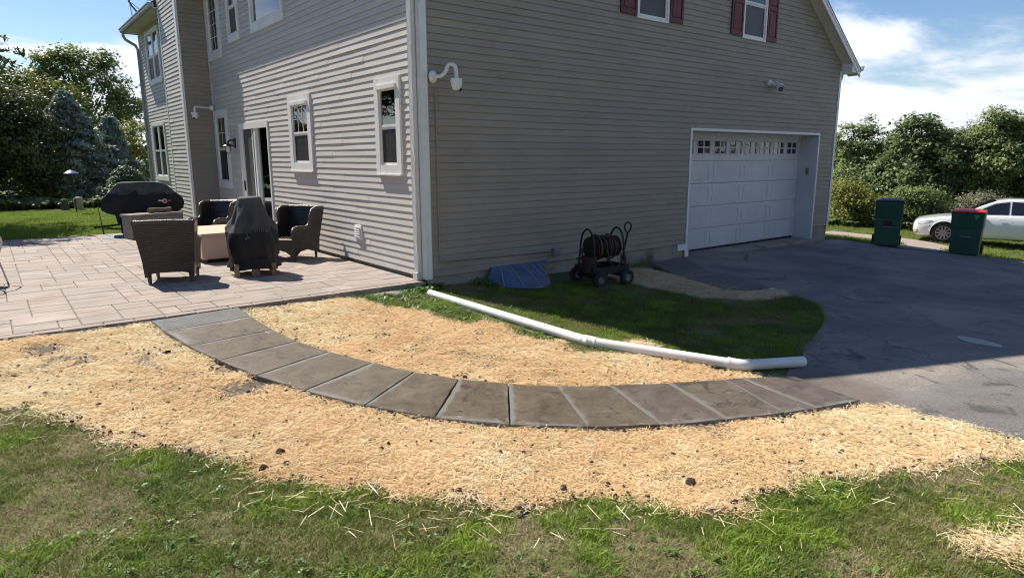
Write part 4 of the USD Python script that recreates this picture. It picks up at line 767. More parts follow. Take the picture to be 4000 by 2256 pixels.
arc = [(0, -0.05, 0.0), (0.0, -0.14, 0.0), (0.0, -0.20, 0.03)] + [(0.0, -0.24 - 0.075 * (1 - math.cos(a)), 0.05 + 0.075 * math.sin(a) + 0.03) for a in np.linspace(0, math.pi, 9)] + [(0, -0.395, 0.0), (0, -0.395, -0.06)]
gooseneck_camera('white dome security camera on a swan neck arm near the front corner trim', (0.165, -0.014, 2.89), 28, arc)
gooseneck_camera('small white dome camera on a straight pipe arm in the shaded inner corner', (-0.08, WY - 0.14, 3.06), -62, [(0, -0.03, 0), (0, -0.32, 0.0), (0, -0.50, 0.0), (0, -0.53, -0.01), (0, -0.55, -0.04), (0, -0.55, -0.16)], base_r=0.07, r=0.026)
t = thing('security_camera', 'white bullet security camera with sunshield on the gable above the garage door', 'security camera', (8.93, -0.014, 3.37), 0)
obj('wall_mount', xf(lathe([(0, 0), (0.07, 0), (0.07, 0.03), (0.04, 0.06), (0, 0.06)], 18), rx=math.pi / 2), LOOK['cam_white'], t, smooth=40)
obj('arm', tube([(0, -0.05, 0), (-0.01, -0.11, -0.02), (-0.01, -0.14, -0.06)], 0.024, 10), LOOK['cam_white'], t)
dirv = np.array([-0.60, -0.70, -0.38]); dirv /= np.linalg.norm(dirv); c0 = np.array([0.16, -0.10, -0.05])
obj('barrel', tube([c0 - dirv * 0.02, c0 + dirv * 0.28], 0.062, 18), LOOK['cam_white'], t, smooth=40)
obj('lens_ring', tube([c0 + dirv * 0.279, c0 + dirv * 0.287], 0.05, 18), LOOK['cam_dark'], t)
obj('lens', tube([c0 + dirv * 0.286, c0 + dirv * 0.292], 0.024, 14), LOOK['chrome'], t)
obj('sunshield', tube([c0 + dirv * -0.05 + [0, 0, .022], c0 + dirv * 0.31 + [0, 0, .022]], [0.063, 0.066], 18, caps=False), LOOK['cam_white'], t, smooth=40)
obj('floodlight', xf(lathe([(0, 0), (0.035, 0), (0.075, 0.14), (0.07, 0.15), (0, 0.13)], 18), (0.10, -0.10, -0.03), ry=1.9, rz=-0.55), LOOK['cam_white'], t, smooth=40)
t = thing('wall_lantern', 'caged bulkhead wall lantern beside the patio door', 'wall lamp', (-0.015, 9.03, 2.06), 0)
obj('back_plate', rbx(-0.02, 0.0, -0.08, 0.08, -0.05, 0.19, 0.008, 6), LOOK['bronze'], t)
obj('arm', tube([(-0.02, 0, 0.12), (-0.10, 0, 0.14), (-0.16, 0, 0.10), (-0.17, 0, 0.05)], 0.022, 10), LOOK['bronze'], t)
obj('shade', lathe([(0.0, 0.06), (0.05, 0.05), (0.13, 0.0), (0.135, -0.012), (0.05, -0.012), (0, -0.012)], 20, (-0.17, 0, 0)), LOOK['bronze'], t, smooth=30)
obj('glass_jar', lathe([(0.055, -0.012), (0.062, -0.08), (0.05, -0.15), (0, -0.175)], 18, (-0.17, 0, 0)), LOOK['lamp_glass'], t, smooth=40)
for k in range(4):
    a = k * math.pi / 2 + .4; obj('guard_wire', tube([(-0.17 + .075 * math.cos(a), .075 * math.sin(a), -0.01), (-0.17 + .078 * math.cos(a), .078 * math.sin(a), -0.1), (-0.17 + .05 * math.cos(a), .05 * math.sin(a), -0.17), (-0.17, 0, -0.19)], 0.005, 6), LOOK['bronze'], t)
t = thing('satellite_dish', 'dark satellite dish on bent pole and struts at the edge of the wing roof', 'satellite dish', (-0.55, 16.0, 6.12), 0)
obj('pole', tube([(0.1, 0.0, -0.1), (-0.20, 0.05, 0.30), (-0.26, 0.06, 0.42), (-0.26, 0.06, 0.72)], 0.03, 10), LOOK['gutter_blue_grey'], t)
obj('strut', tube([(0.0, -0.9, -0.08), (-0.25, 0.05, 0.42)], 0.012, 6), LOOK['galvanised'], t)
obj('strut', tube([(-0.1, 0.6, -0.12), (-0.25, 0.07, 0.40)], 0.012, 6), LOOK['galvanised'], t)
dish = lathe([(0, 0.0), (0.15, 0.012), (0.3, 0.055), (0.40, 0.10), (0.405, 0.105), (0.3, 0.075), (0.15, 0.03), (0, 0.018)], 28)
obj('reflector', xf(dish, (-0.06, -0.22, 0.58), rx=0.5, ry=-0.35, s=(1.25, 1.25, 1)), LOOK['dish_grey'], t, smooth=40)
obj('feed_arm', tube([(-0.2, -0.1, 0.50), (0.25, -0.45, 0.44), (0.45, -0.55, 0.58)], 0.018, 8), LOOK['dish_grey'], t)
obj('feed_horn', tube([(0.42, -0.54, 0.55), (0.50, -0.58, 0.63)], 0.045, 10), LOOK['cover_black'], t)

# ---------------------------------------------------------------- patio furniture
def chair_parts(t, w=0.64, d=0.70, H=0.90, back_flare=0.08):
    """wing armchair facing +y of its own frame, woven all round, arched aprons"""
    hw = w / 2; hd = d / 2; M = LOOK['wicker']
    def side(s):
        P = Polygon([(-hd, 0.10), (-hd + .06, 0.10), (-hd + .16, 0.165), (0, 0.185), (hd - .16, 0.165), (hd - .06, 0.10), (hd, 0.10), (hd + .015, 0.45), (hd + .03, 0.52), (hd - .01, 0.565), (hd - .12, 0.585), (0.02, 0.57), (-.06, 0.60), (-.10, 0.68), (-.11, 0.80), (-.15, 0.875), (-.24, 0.905), (-hd - .10, 0.905), (-hd - .05, 0.60), (-hd, 0.35)])
        m = extr(P, 0.06); v = m.vertices; y, z, o = v[:, 0], v[:, 1], v[:, 2] - 0.03
        x = hw - 0.03 + o + back_flare * np.clip((z - 0.12) / 0.8, 0, 1) ** 1.3
        m.vertices = np.column_stack([s * x, y, z]); trimesh.repair.fix_normals(m); return m
    def rim(s):
        P = [(hd + .02, 0.45), (hd + .035, 0.52), (hd - .005, 0.575), (hd - .12, 0.597), (0.02, 0.582), (-.05, 0.61), (-.09, 0.69), (-.10, 0.80), (-.14, 0.885), (-.24, 0.917), (-hd - .09, 0.912)]
        return tube([(s * (hw - 0.03 + back_flare * ((z - 0.12) / 0.8) ** 1.3), y, z) for y, z in P], [0.028] * 2 + [0.042] * 3 + [0.034] * 6, 10)
    for s, nm in ((-1, 'side_panel'), (1, 'side_panel')):
        sp_ = obj(nm, side(s), M, t); obj('braided_edge', rim(s), LOOK['wicker_braid'], sp_, smooth=60)
    # back: curved panel leaning rearwards
    n, k = 13, 15; V = []
    for th in (0.0, 0.055):
        for j in range(k):
            z = 0.11 + (H - 0.11) * j / (k - 1)
            for i in range(n):
                q = -1 + 2 * i / (n - 1); zz = z + (0.05 * (1 - q * q) + 0.02 if j == 0 else 0) + (0.012 * (1 - q * q) if j == k - 1 else 0)
                x = q * (hw - 0.02 + back_flare * np.clip((z - 0.12) / 0.8, 0, 1) ** 1.3)
                y = -hd + 0.01 - 0.12 * np.clip((z - 0.3) / 0.6, 0, 1) ** 1.2 + th - 0.03 * (1 - q * q) * 0.6
                V.append((x, y, zz))
    F = []; N = n * k
    for j in range(k - 1):
        for i in range(n - 1):
            a = j * n + i; F += [[a, a + 1, a + n + 1, a + n], [N + a, N + a + n, N + a + n + 1, N + a + 1]]
    for i in range(n - 1): F += [[i, N + i, N + i + 1, i + 1], [N - n + i, N - n + i + 1, 2 * N - n + i + 1, 2 * N - n + i]]
    bk = obj('backrest', quads(V, F), M, t)
    top = [(V[N - n + i][0], V[N - n + i][1] + .028, V[N - n + i][2] + .008) for i in range(n)]
    obj('braided_edge', tube(top, 0.033, 10), LOOK['wicker_braid'], bk, smooth=60)
    obj('seat', rbx(-hw + .04, hw - .04, -hd + .05, hd - .02, 0.30, 0.40, 0.02, 6), M, t)
    ap = extr(Polygon([(-hw + .03, 0.10), (-hw + .09, 0.10), (-hw + .2, 0.165), (0, 0.19), (hw - .2, 0.165), (hw - .09, 0.10), (hw - .03, 0.10), (hw - .03, 0.36), (-hw + .03, 0.36)]), 0.03)
    v = ap.vertices; f_ = ap.copy(); f_.vertices = np.column_stack([v[:, 0], hd - 0.04 + v[:, 2], v[:, 1]]); trimesh.repair.fix_normals(f_)
    obj('front_apron', f_, M, t)
    for sx in (-1, 1):
        for sy in (-1, 1):
            x, y = sx * (hw - 0.05), sy * (hd - 0.045)
            obj('leg', tube([(x, y, 0.0), (x, y, 0.17)], [0.024, 0.036], 4), LOOK['wicker_braid'], t)
def chair(label, loc, face, **k):
    t = thing('wicker_armchair', label, 'armchair', loc, math.degrees(math.atan2(-face[0], face[1]))); chair_parts(t, **k); return t
chair('dark wicker wing armchair turned away, seen from behind, nearest the straw', (-2.92, 2.56, -0.05), (0.35, 0.94), w=0.66, back_flare=0.085)
chair('dark wicker wing armchair standing against the sunlit clapboard wall', (-0.74, 3.50, -0.05), (-0.86, -0.51), w=0.66)
chair('dark wicker armchair between the tan covered table and the grey patio cabinet', (-1.45, 6.0, -0.05), (-0.80, -0.60), w=0.66)
t = thing('fire_table', 'low square table under a fitted tan cover among the wicker chairs', 'table', (-1.56, 4.6, -0.05), 0)
cv = rbx(-0.64, 0.64, -0.76, 0.78, 0.07, 0.525, 0.022, 8); cv = cv.subdivide().subdivide()
vv = cv.vertices; vv[:, :2] *= (1 + 0.035 * np.clip(0.5 - vv[:, 2:3], 0, 1)); cv.vertices = vv
obj('cover', bump_mesh(cv, 0.012, 2.5, 8), LOOK['table_cover'], t, smooth=40)
obj('hem_seam', tube([(-0.652, -0.772, 0.46), (0.652, -0.772, 0.46)], 0.004, 6), LOOK['table_cover'], t)
obj('base', bx(-0.55, 0.55, -0.65, 0.67, 0.0, 0.08), LOOK['black_steel'], t)
# egg shaped smoker under a black cloth cover, on a wooden cart
t = thing('covered_smoker', 'upright smoker grill under a drooping black cloth cover on a wooden cart', 'smoker grill', (-1.80, 2.30, -0.05), -14)
prof = [(0.0, 1.225), (0.145, 1.222), (0.170, 1.205), (0.178, 1.18), (0.20, 1.10), (0.24, 1.0), (0.285, 0.9), (0.325, 0.82), (0.355, 0.75), (0.372, 0.68), (0.380, 0.58), (0.382, 0.48), (0.378, 0.38), (0.372, 0.31), (0.350, 0.285), (0.342, 0.27), (0.352, 0.24), (0.362, 0.19), (0.375, 0.13), (0.382, 0.11)]
n = 72; V = []
for (r, z) in prof:
    for i in range(n):
        a = 2 * np.pi * i / n; f = np.clip((1.17 - z) / 0.35, 0, 1) * np.clip((z - 0.55) / 0.25, 0, 1)
        fold = 0.052 * f * (0.6 - 1.5 * abs(math.sin(a * 3.0 + 3.5 * z + 0.8)) ** 0.7) + 0.022 * f * math.sin(a * 8 - 6 * z) + (0.012 * math.sin(a * 5 + 4 * z) + 0.010 * math.sin(a * 13 + 9 * z)) * (z < 1.15); hem = 0.022 * np.clip((0.27 - z) / 0.12, 0, 1) * math.sin(a * 9 + 1)
        V.append(((r + fold + hem) * math.cos(a), (r + fold + hem) * math.sin(a), z + (0.02 * math.sin(a * 3) if z < 0.14 else 0)))
F = [[j * n + (i + 1) % n, j * n + i, (j + 1) * n + i, (j + 1) * n + (i + 1) % n] for j in range(len(prof) - 1) for i in range(n)]
cm = quads(V, F); trimesh.repair.fix_normals(cm)
upper = cm.copy(); zc = cm.triangles_center[:, 2] + 0.22 * (meshkit.fbm(cm.triangles_center * 5 + 9, 3) - 0.5)
obj('cover', cm.submesh([zc < 0.70], append=True), LOOK['cover_black'], t, smooth=50)
obj('cover_hood', cm.submesh([zc >= 0.70], append=True), LOOK['cover_worn'], t, smooth=50, label='lighter grey upper part of the black cover')
obj('drawstring', tube([(-0.1, -0.40, 0.70), (-0.08, -0.425, 0.64), (-0.12, -0.43, 0.60), (-0.06, -0.42, 0.62)], 0.012, 6), LOOK['cover_worn'], t)
for sx in (-1, 1):
    for sy in (-1, 1): obj('leg', bx(sx * 0.27 - .035, sx * 0.27 + .035, sy * 0.25 - .035, sy * 0.25 + .035, 0.0, 0.2), LOOK['wood_leg'], t)
obj('leg', bx(-0.06, 0.06, -0.30, -0.26, 0.0, 0.2), LOOK['wood_leg'], t); obj('cart_shelf', bx(-0.3, 0.3, -0.28, 0.28, 0.12, 0.15), LOOK['wood_leg'], t)
# large gas grill under a black cover
t = thing('covered_grill', 'wide gas grill under a black vinyl cover with a small round logo', 'grill', (-2.02, 9.78, -0.05), -9)
prof2 = [(x * 0.93 - 0.05, z) for x, z in [(-0.92, 0.74), (-0.90, 0.88), (-0.80, 0.96), (-0.60, 1.16), (-0.50, 1.235), (-0.40, 1.25), (0.40, 1.25), (0.50, 1.23), (0.62, 1.15), (0.80, 0.98), (0.93, 0.88), (0.96, 0.76), (0.93, 0.62), (0.80, 0.54), (0.64, 0.50), (0.60, 0.30), (-0.60, 0.28), (-0.64, 0.50), (-0.82, 0.55), (-0.93, 0.62)]]
pg = Polygon(prof2); me = extr(pg, 0.62); v = me.vertices; me.vertices = np.column_stack([v[:, 0], v[:, 2] - 0.31, v[:, 1]]); trimesh.repair.fix_normals(me)
for _ in range(3): me = me.subdivide()
v = me.vertices; zz = v[:, 2]; v[:, 1] *= (1 - 0.42 * np.clip((zz - 0.85) / 0.4, 0, 1)); v[:, 1] *= (1 + 0.03 * np.sin(v[:, 0] * 9))
d_ = (meshkit.fbm(v * [4, 4, 7] + 20, 4, 3) - 0.5) * 0.05; v[:, 1] += np.sign(v[:, 1]) * d_; v[:, 2] += 0.6 * (meshkit.fbm(v * 3.3 + 5, 3, 6) - 0.5) * 0.05; me.vertices = v
fz = me.triangles_center[:, 2] + 0.16 * (meshkit.fbm(me.triangles_center * [5, 5, 3], 3) - 0.5); fn = me.face_normals[:, 2]
obj('cover', me.submesh([~((fz > 1.0) & (fn > 0.12))], append=True), LOOK['cover_black'], t, smooth=55)
obj('cover_top', me.submesh([(fz > 1.0) & (fn > 0.12)], append=True), LOOK['cover_worn'], t, smooth=55, label='top of the grill cover with sun glare painted in as lighter grey')  # upward faces coloured lighter to imitate low sun glancing off the cover
cr = cat([tube([(-0.30 + .1 * k, -0.235 - .01 * k, 1.09 - .01 * k), (-0.38 + .12 * k, -0.27, 1.03), (-0.46 + .14 * k, -0.30, 0.985)], [0.004, 0.014, 0.004], 6) for k in range(4)])
obj('crease', cr, LOOK['cover_worn'], t)
fr = 0.0
obj('logo', [xf(lathe([(0, 0), (0.055, 0), (0.055, 0.004), (0, 0.004)], 20), (0.42, -0.335, 0.80), rx=math.pi / 2 - 0.1), xf(bx(-0.06, 0.06, -0.018, 0.018, 0, 0.004), (0.34, -0.334, 0.81), rx=math.pi / 2 - 0.1)], LOOK['logo_white'], t)
obj('logo', [xf(lathe([(0, 0), (0.032, 0), (0.032, 0.006), (0, 0.006)], 16), (0.42, -0.337, 0.80), rx=math.pi / 2 - 0.1), xf(bx(-0.05, 0.05, -0.02, 0.02, 0, 0.006), (0.51, -0.336, 0.805), rx=math.pi / 2 - 0.1)], LOOK['logo_red'], t)
obj('cart', [bx(-0.56, 0.56, -0.26, 0.26, 0.06, 0.58)], LOOK['cover_black'], t)
obj('cart_door', [bx(-0.53, -0.01, -0.268, -0.26, 0.1, 0.54), bx(0.01, 0.53, -0.268, -0.26, 0.1, 0.54)], LOOK['black_steel'], t)
for sx in (-1, 1):
    for sy in (-1, 1): obj('wheel', xf(lathe([(0, -.018), (.03, -.018), (.035, 0), (.03, .018), (0, .018)], 14), (sx * .48, sy * .2, 0.035), ry=math.pi / 2), LOOK['rubber'], t)
t = thing('steel_ramp_board', 'narrow grey board with raised edges lying tilted on the lawn left of the covered grill', 'board', (-2.50, 11.75, -0.06), -50)
obj('tread', xf(bx(-0.4, 0.4, -0.2, 0.2, 0.0, 0.025), (0, 0, 0.07), ry=-0.12), LOOK['granite'], t); obj('edge', xf(cat([bx(-0.4, 0.4, -0.22, -0.2, 0, 0.05), bx(-0.4, 0.4, 0.2, 0.22, 0, 0.05), bx(-0.4, 0.4, -0.01, 0.01, 0.025, 0.035)]), (0, 0, 0.065), ry=-0.12), LOOK['black_steel'], t)
tag(obj('grill_tool', tube([(-2.98, 10.05, 0.62), (-2.93, 10.2, 0.25), (-2.90, 10.3, -0.04)], [0.008, 0.01, 0.022], 8), LOOK['black_steel']), 'thin black rod leaning beside the left end of the covered grill', 'grill tool')
# grey deck box with a firewood log on it
t = thing('deck_box', 'long grey planked deck box in front of the covered grill', 'storage box', (-2.03, 8.98, -0.05), 20)
obj('body', rbx(-0.60, 0.60, -0.21, 0.21, 0.0, 0.50, 0.015, 6), LOOK['deck_box_grey'], t)
obj('lid', rbx(-0.625, 0.625, -0.235, 0.235, 0.50, 0.56, 0.012, 6), LOOK['deck_box_grey'], t)
for k in range(3): obj('plank_line', bx(-0.60, 0.60, -0.215, -0.209, 0.11 + k * 0.13, 0.118 + k * 0.13), LOOK['black_trim'], t)
for sx in (-1, 1): obj('corner_post', [bx(sx * .57 - .04, sx * .57 + .04, -0.222, -0.20, 0.0, 0.5), bx(sx * .61 - .012, sx * .61 + .012, -0.222, -0.14, 0, 0.5)], LOOK['deck_box_grey'], t)
lg = tube([(-0.26, 0, 0), (-0.1, 0.012, 0.008), (0.1, -0.01, -0.004), (0.26, 0.0, 0.004)], [0.062, 0.058, 0.055, 0.058], 14); lg = lg.subdivide()
tag(obj('firewood_log', xf(bump_mesh(lg, 0.02, 9, 5), (-1.86, 8.99, 0.565), rz=math.radians(18)), LOOK['log_bark'], smooth=40), 'short firewood log lying on the lid of the grey deck box', 'log')
t = thing('patio_cabinet', 'pale grey resin cabinet beside the sliding patio door', 'cabinet', (-0.52, 8.0, -0.05), 0)
obj('body', rbx(-0.42, 0.42, -0.62, 0.66, 0.0, 0.76, 0.012, 6), LOOK['deck_box_grey'], t); obj('lid', rbx(-0.46, 0.46, -0.66, 0.70, 0.76, 0.82, 0.014, 6), LOOK['grey_trim'], t)
for y in (-0.3, 0.02, 0.34): obj('side_panel', bx(-0.428, -0.418, y - .14, y + .14, 0.06, 0.70), LOOK['grey_trim'], t)
# wrought iron chair just inside the left edge
t = thing('bistro_chair', 'light wrought iron garden chair with scrolled back at the left edge of the patio', 'garden chair', (-5.22, 3.72, -0.05), -20)
IR = LOOK['iron_white']
obj('seat', lathe([(0, 0.45), (0.20, 0.45), (0.215, 0.44), (0.20, 0.43), (0, 0.43)], 24), IR, t)
th = np.linspace(0, np.pi, 17)
obj('back_frame', [tube([(0.20 * math.cos(a), -0.19 - 0.10 * (math.sin(a) * .5), 0.45 + 0.47 * math.sin(a) ** 0.7) for a in th], 0.016, 8)], IR, t)
for k, (cx_, cz, rr) in enumerate([(0, 0.80, .07), (-.09, .68, .055), (.09, .68, .055), (0, .60, .06), (-.05, .53, .04), (.06, .53, .04)]):
    a = np.linspace(0, 2 * np.pi, 15)[:-1]; obj('scroll', tube([(cx_ + rr * math.cos(q), -0.225, cz + rr * math.sin(q)) for q in a], 0.008, 6, closed=True), IR, t)
for sx in (-1, 1):
    obj('armrest', tube([(sx * .2, -0.2, 0.66), (sx * .25, -0.05, 0.69), (sx * .255, 0.14, 0.68), (sx * .24, 0.2, 0.6), (sx * .2, 0.17, 0.45)], 0.013, 8), IR, t)
    for sy in (-1, 1): obj('leg', tube([(sx * .16, sy * .16, 0.44), (sx * .2, sy * .2, 0.2), (sx * .23, sy * .23, 0.0)], 0.013, 8), IR, t)

# ---------------------------------------------------------------- drain pipe on the grass
t = thing('drain_pipe', 'long white plastic drain pipe with an elbow lying across the grass to the driveway', 'pipe')
PR = 0.055
def on(x, y, o=PR + 0.012): return np.array([x, y, float(hgt(x, y)) + o])
A, B, C_, D_ = on(-0.20, -0.40, 0.035), on(0.03, -3.38), on(0.80, -4.80), on(1.47, -5.10, PR + .02)
lerp = lambda a, b, s: a + (b - a) * s
def run(a, b): return tube([lerp(a, b, s) for s in np.linspace(0, 1, 8)], PR, 24)
pp = obj('pipe_length', run(A, B), LOOK['pvc'], t, smooth=50); obj('pipe_length', run(B, C_), LOOK['pvc'], t, smooth=50)
e0 = lerp(C_, D_, 0.13)
shell = [tube([e0, D_], PR, 24, caps=False), tube([D_, lerp(D_, e0, 0.9)], PR - 0.005, 24, caps=False)]
tail = obj('pipe_length', shell[0], LOOK['pvc'], t, smooth=50); obj('pipe_bore', shell[1], LOOK['rubber'], tail)
dB = (B - A) / np.linalg.norm(B - A)
obj('coupling', [tube([B - dB * 0.09, B + (C_ - B) / np.linalg.norm(C_ - B) * 0.09], PR + 0.006, 24)], LOOK['pvc'], t, smooth=40)
c1 = lerp(C_, B, 0.07); obj('elbow', [tube([c1, lerp(C_, B, 0.02), C_ + (e0 - C_) * 0.15, e0], PR + 0.006, 24), tube([c1, lerp(c1, B, 0.02)], PR + 0.010, 24), tube([lerp(e0, C_, 0.12), e0], PR + 0.010, 24)], LOOK['pvc'], t, smooth=40)

# ---------------------------------------------------------------- window well cover
t = thing('window_well_cover', 'blue grey ribbed plastic cover leaning over the basement window well', 'window well cover', (0, 0, 0), 0)
def wellp(s, q):     # s across, q from wall to rim
    top = np.array([1.17 + 1.14 * s, -0.05, 0.015]); a = math.pi * (1 - s)
    rim = np.array([1.50 + 0.50 * math.cos(a), -0.16 - 0.70 * max(math.sin(a), 0) ** 0.7, -0.20]); rim[2] = float(hgt(*rim[:2])) + 0.035
    p = top + (rim - top) * q; p[2] += 0.02 * math.sin(q * math.pi); w = (meshkit.fbm(np.array([[s * 5.0, q * 3.0, 2.2]]), 3)[0] - 0.5) * 0.05 * math.sin(q * math.pi); p[2] += w; p[1] -= w; return p
ns, nq = 33, 9
V = [wellp(i / (ns - 1), j / (nq - 1)) for i in range(ns) for j in range(nq)]
F = [[i * nq + j, i * nq + j + 1, (i + 1) * nq + j + 1, (i + 1) * nq + j] for i in range(ns - 1) for j in range(nq - 1)]
wm = quads(V, F); wm = wm if wm.face_normals[20][2] > 0 else (wm.invert() or wm)
und = wm.copy(); und.vertices = und.vertices - [0, 0, 0.006]; und.invert()
obj('panel', [wm, und], LOOK['well_plastic'], t, smooth=60)
for s in (0.14, 0.33, 0.52, 0.68, 0.83): obj('rib', tube([wellp(s, q) + [0, 0, 0.006] for q in np.linspace(0.12, 0.99, 8)], 0.012, 6), LOOK['well_rib'], t)
obj('rim', tube([wellp(s, 1.0) for s in np.linspace(0, 1, 25)], 0.012, 6), LOOK['well_plastic'], t)
obj('top_bar', [bx(1.15, 2.33, -0.075, -0.03, 0.0, 0.04)], LOOK['well_plastic'], t)
obj('metal_well', [tube([(1.50 + 0.52 * math.cos(a), -0.12 - 0.66 * math.sin(a) ** 0.7, float(hgt(1.5, -0.5)) - .02) for a in np.linspace(0.0, math.pi, 21)], 0.02, 6)], LOOK['galvanised'], t)

# ---------------------------------------------------------------- hose reel cart
t = thing('hose_reel_cart', 'dark four wheeled hose reel cart wound with brown hose by the wall', 'hose reel cart', (2.72, -0.98, float(hgt(2.72, -0.98))), -8)
BS = LOOK['black_steel']
for x in (-0.30, 0.30):
    w = [(x, 0.18 * math.cos(a), 0.60 + 0.30 * math.sin(a)) for a in np.linspace(0, math.pi, 13)]
    obj('hoop', tube([(x, 0.22, 0.26)] + w + [(x, -0.22, 0.26)], 0.016, 10), BS, t)
    obj('side_plate', xf(lathe([(0, -.008), (.17, -.008), (.175, 0), (.17, .008), (0, .008)], 24), (x * 0.86, 0, 0.60), ry=math.pi / 2), BS, t)
    obj('cross_brace', tube([(x, 0.22, 0.27), (x, -0.22, 0.27)], 0.014, 8), BS, t)
obj('drum', tube([(-0.25, 0, 0.60), (0.25, 0, 0.60)], 0.085, 18), BS, t)
P = []
for layer, (r, n0) in enumerate(((0.125, 13), (0.155, 12), (0.183, 9))):
    for k in range(n0 * 14):
        a = k / 14 * 2 * math.pi; s = (k / (n0 * 14)) * 2 - 1; s = s if layer % 2 == 0 else -s
        P.append((s * (0.235 - .02 * layer) + 0.006 * math.sin(k * .7) + .022 * layer * math.sin(k * .083 + layer), r * math.cos(a) * (1 + .05 * math.sin(k * .31) + .05 * layer * math.sin(k * .05)), 0.60 + r * math.sin(a) * (1 + .05 * math.sin(k * .23) + .04 * layer * math.sin(k * .06))))
obj('hose', tube(P, 0.0135, 6), LOOK['hose'], t, smooth=True)
obj('hose_tail', tube([(-0.04, -0.19, 0.55), (-0.03, -0.23, 0.42), (0.05, -0.22, 0.30), (0.16, -0.20, 0.28), (0.2, -0.24, 0.36), (0.22, -0.22, 0.5)], 0.0135, 8), LOOK['hose'], t, smooth=True)
obj('tray', [bx(-0.36, 0.36, -0.25, 0.25, 0.20, 0.225), bx(-0.36, 0.36, -0.256, -0.244, 0.2, 0.31), bx(-0.36, 0.36, 0.244, 0.256, 0.2, 0.31), bx(-0.366, -0.354, -0.25, 0.25, 0.2, 0.31), bx(0.354, 0.366, -0.25, 0.25, 0.2, 0.31)], BS, t)
obj('bucket', lathe([(0, 0.23), (0.11, 0.23), (0.13, 0.47), (0.135, 0.47), (0.135, 0.48), (0, 0.48)], 18, (-0.33, -0.10, 0.0)), LOOK['bucket_brown'], t, smooth=30)
obj('crank', tube([(-0.30, 0, 0.60), (-0.40, 0, 0.60), (-0.41, -0.02, 0.48), (-0.41, -0.02, 0.45), (-0.52, -0.02, 0.45)], 0.014, 8), BS, t)
obj('handle', [tube([(0.40, 0.0, 0.22), (0.47, 0.0, 0.55), (0.53, 0.0, 0.80)], 0.015, 8), tube([(0.53 + .085 * math.sin(a) * (0.6 + .4 * (1 - math.cos(a)) / 2), 0, 0.80 + 0.085 * (1 - math.cos(a))) for a in np.linspace(0, 2 * np.pi, 17)[:-1]], 0.014, 8, closed=True)], BS, t)
obj('inlet_hose', tube([(0.30, -0.05, 0.60), (0.40, -0.06, 0.52), (0.42, -0.1, 0.38), (0.36, -0.15, 0.28), (0.28, -0.2, 0.25)], 0.016, 8), LOOK['rubber'], t)
for sx in (-1, 1):
    obj('axle', tube([(sx * .27, -0.29, 0.125), (sx * .27, 0.29, 0.125)], 0.012, 8), BS, t)
    obj('axle_bracket', bx(sx * .27 - .03, sx * .27 + .03, -0.22, 0.22, 0.13, 0.2), BS, t)
    for sy in (-1, 1):
        w = obj('wheel', xf(lathe([(0.062, -.036), (.10, -.042), (.122, -.03), (.128, 0), (.122, .03), (.10, .042), (.062, .036)], 24), (sx * .27, sy * .32, 0.126), rx=math.pi / 2), LOOK['rubber'], t, smooth=40)
        obj('rim', xf(lathe([(0, -.03), (.02, -.03), (.03, -.012), (.055, -.012), (.064, -.034), (.064, .034), (.055, .012), (.03, .012), (.02, .03), (0, .03)], 20), (sx * .27, sy * .32, 0.126), rx=math.pi / 2), LOOK['rim_grey'], w, smooth=30)

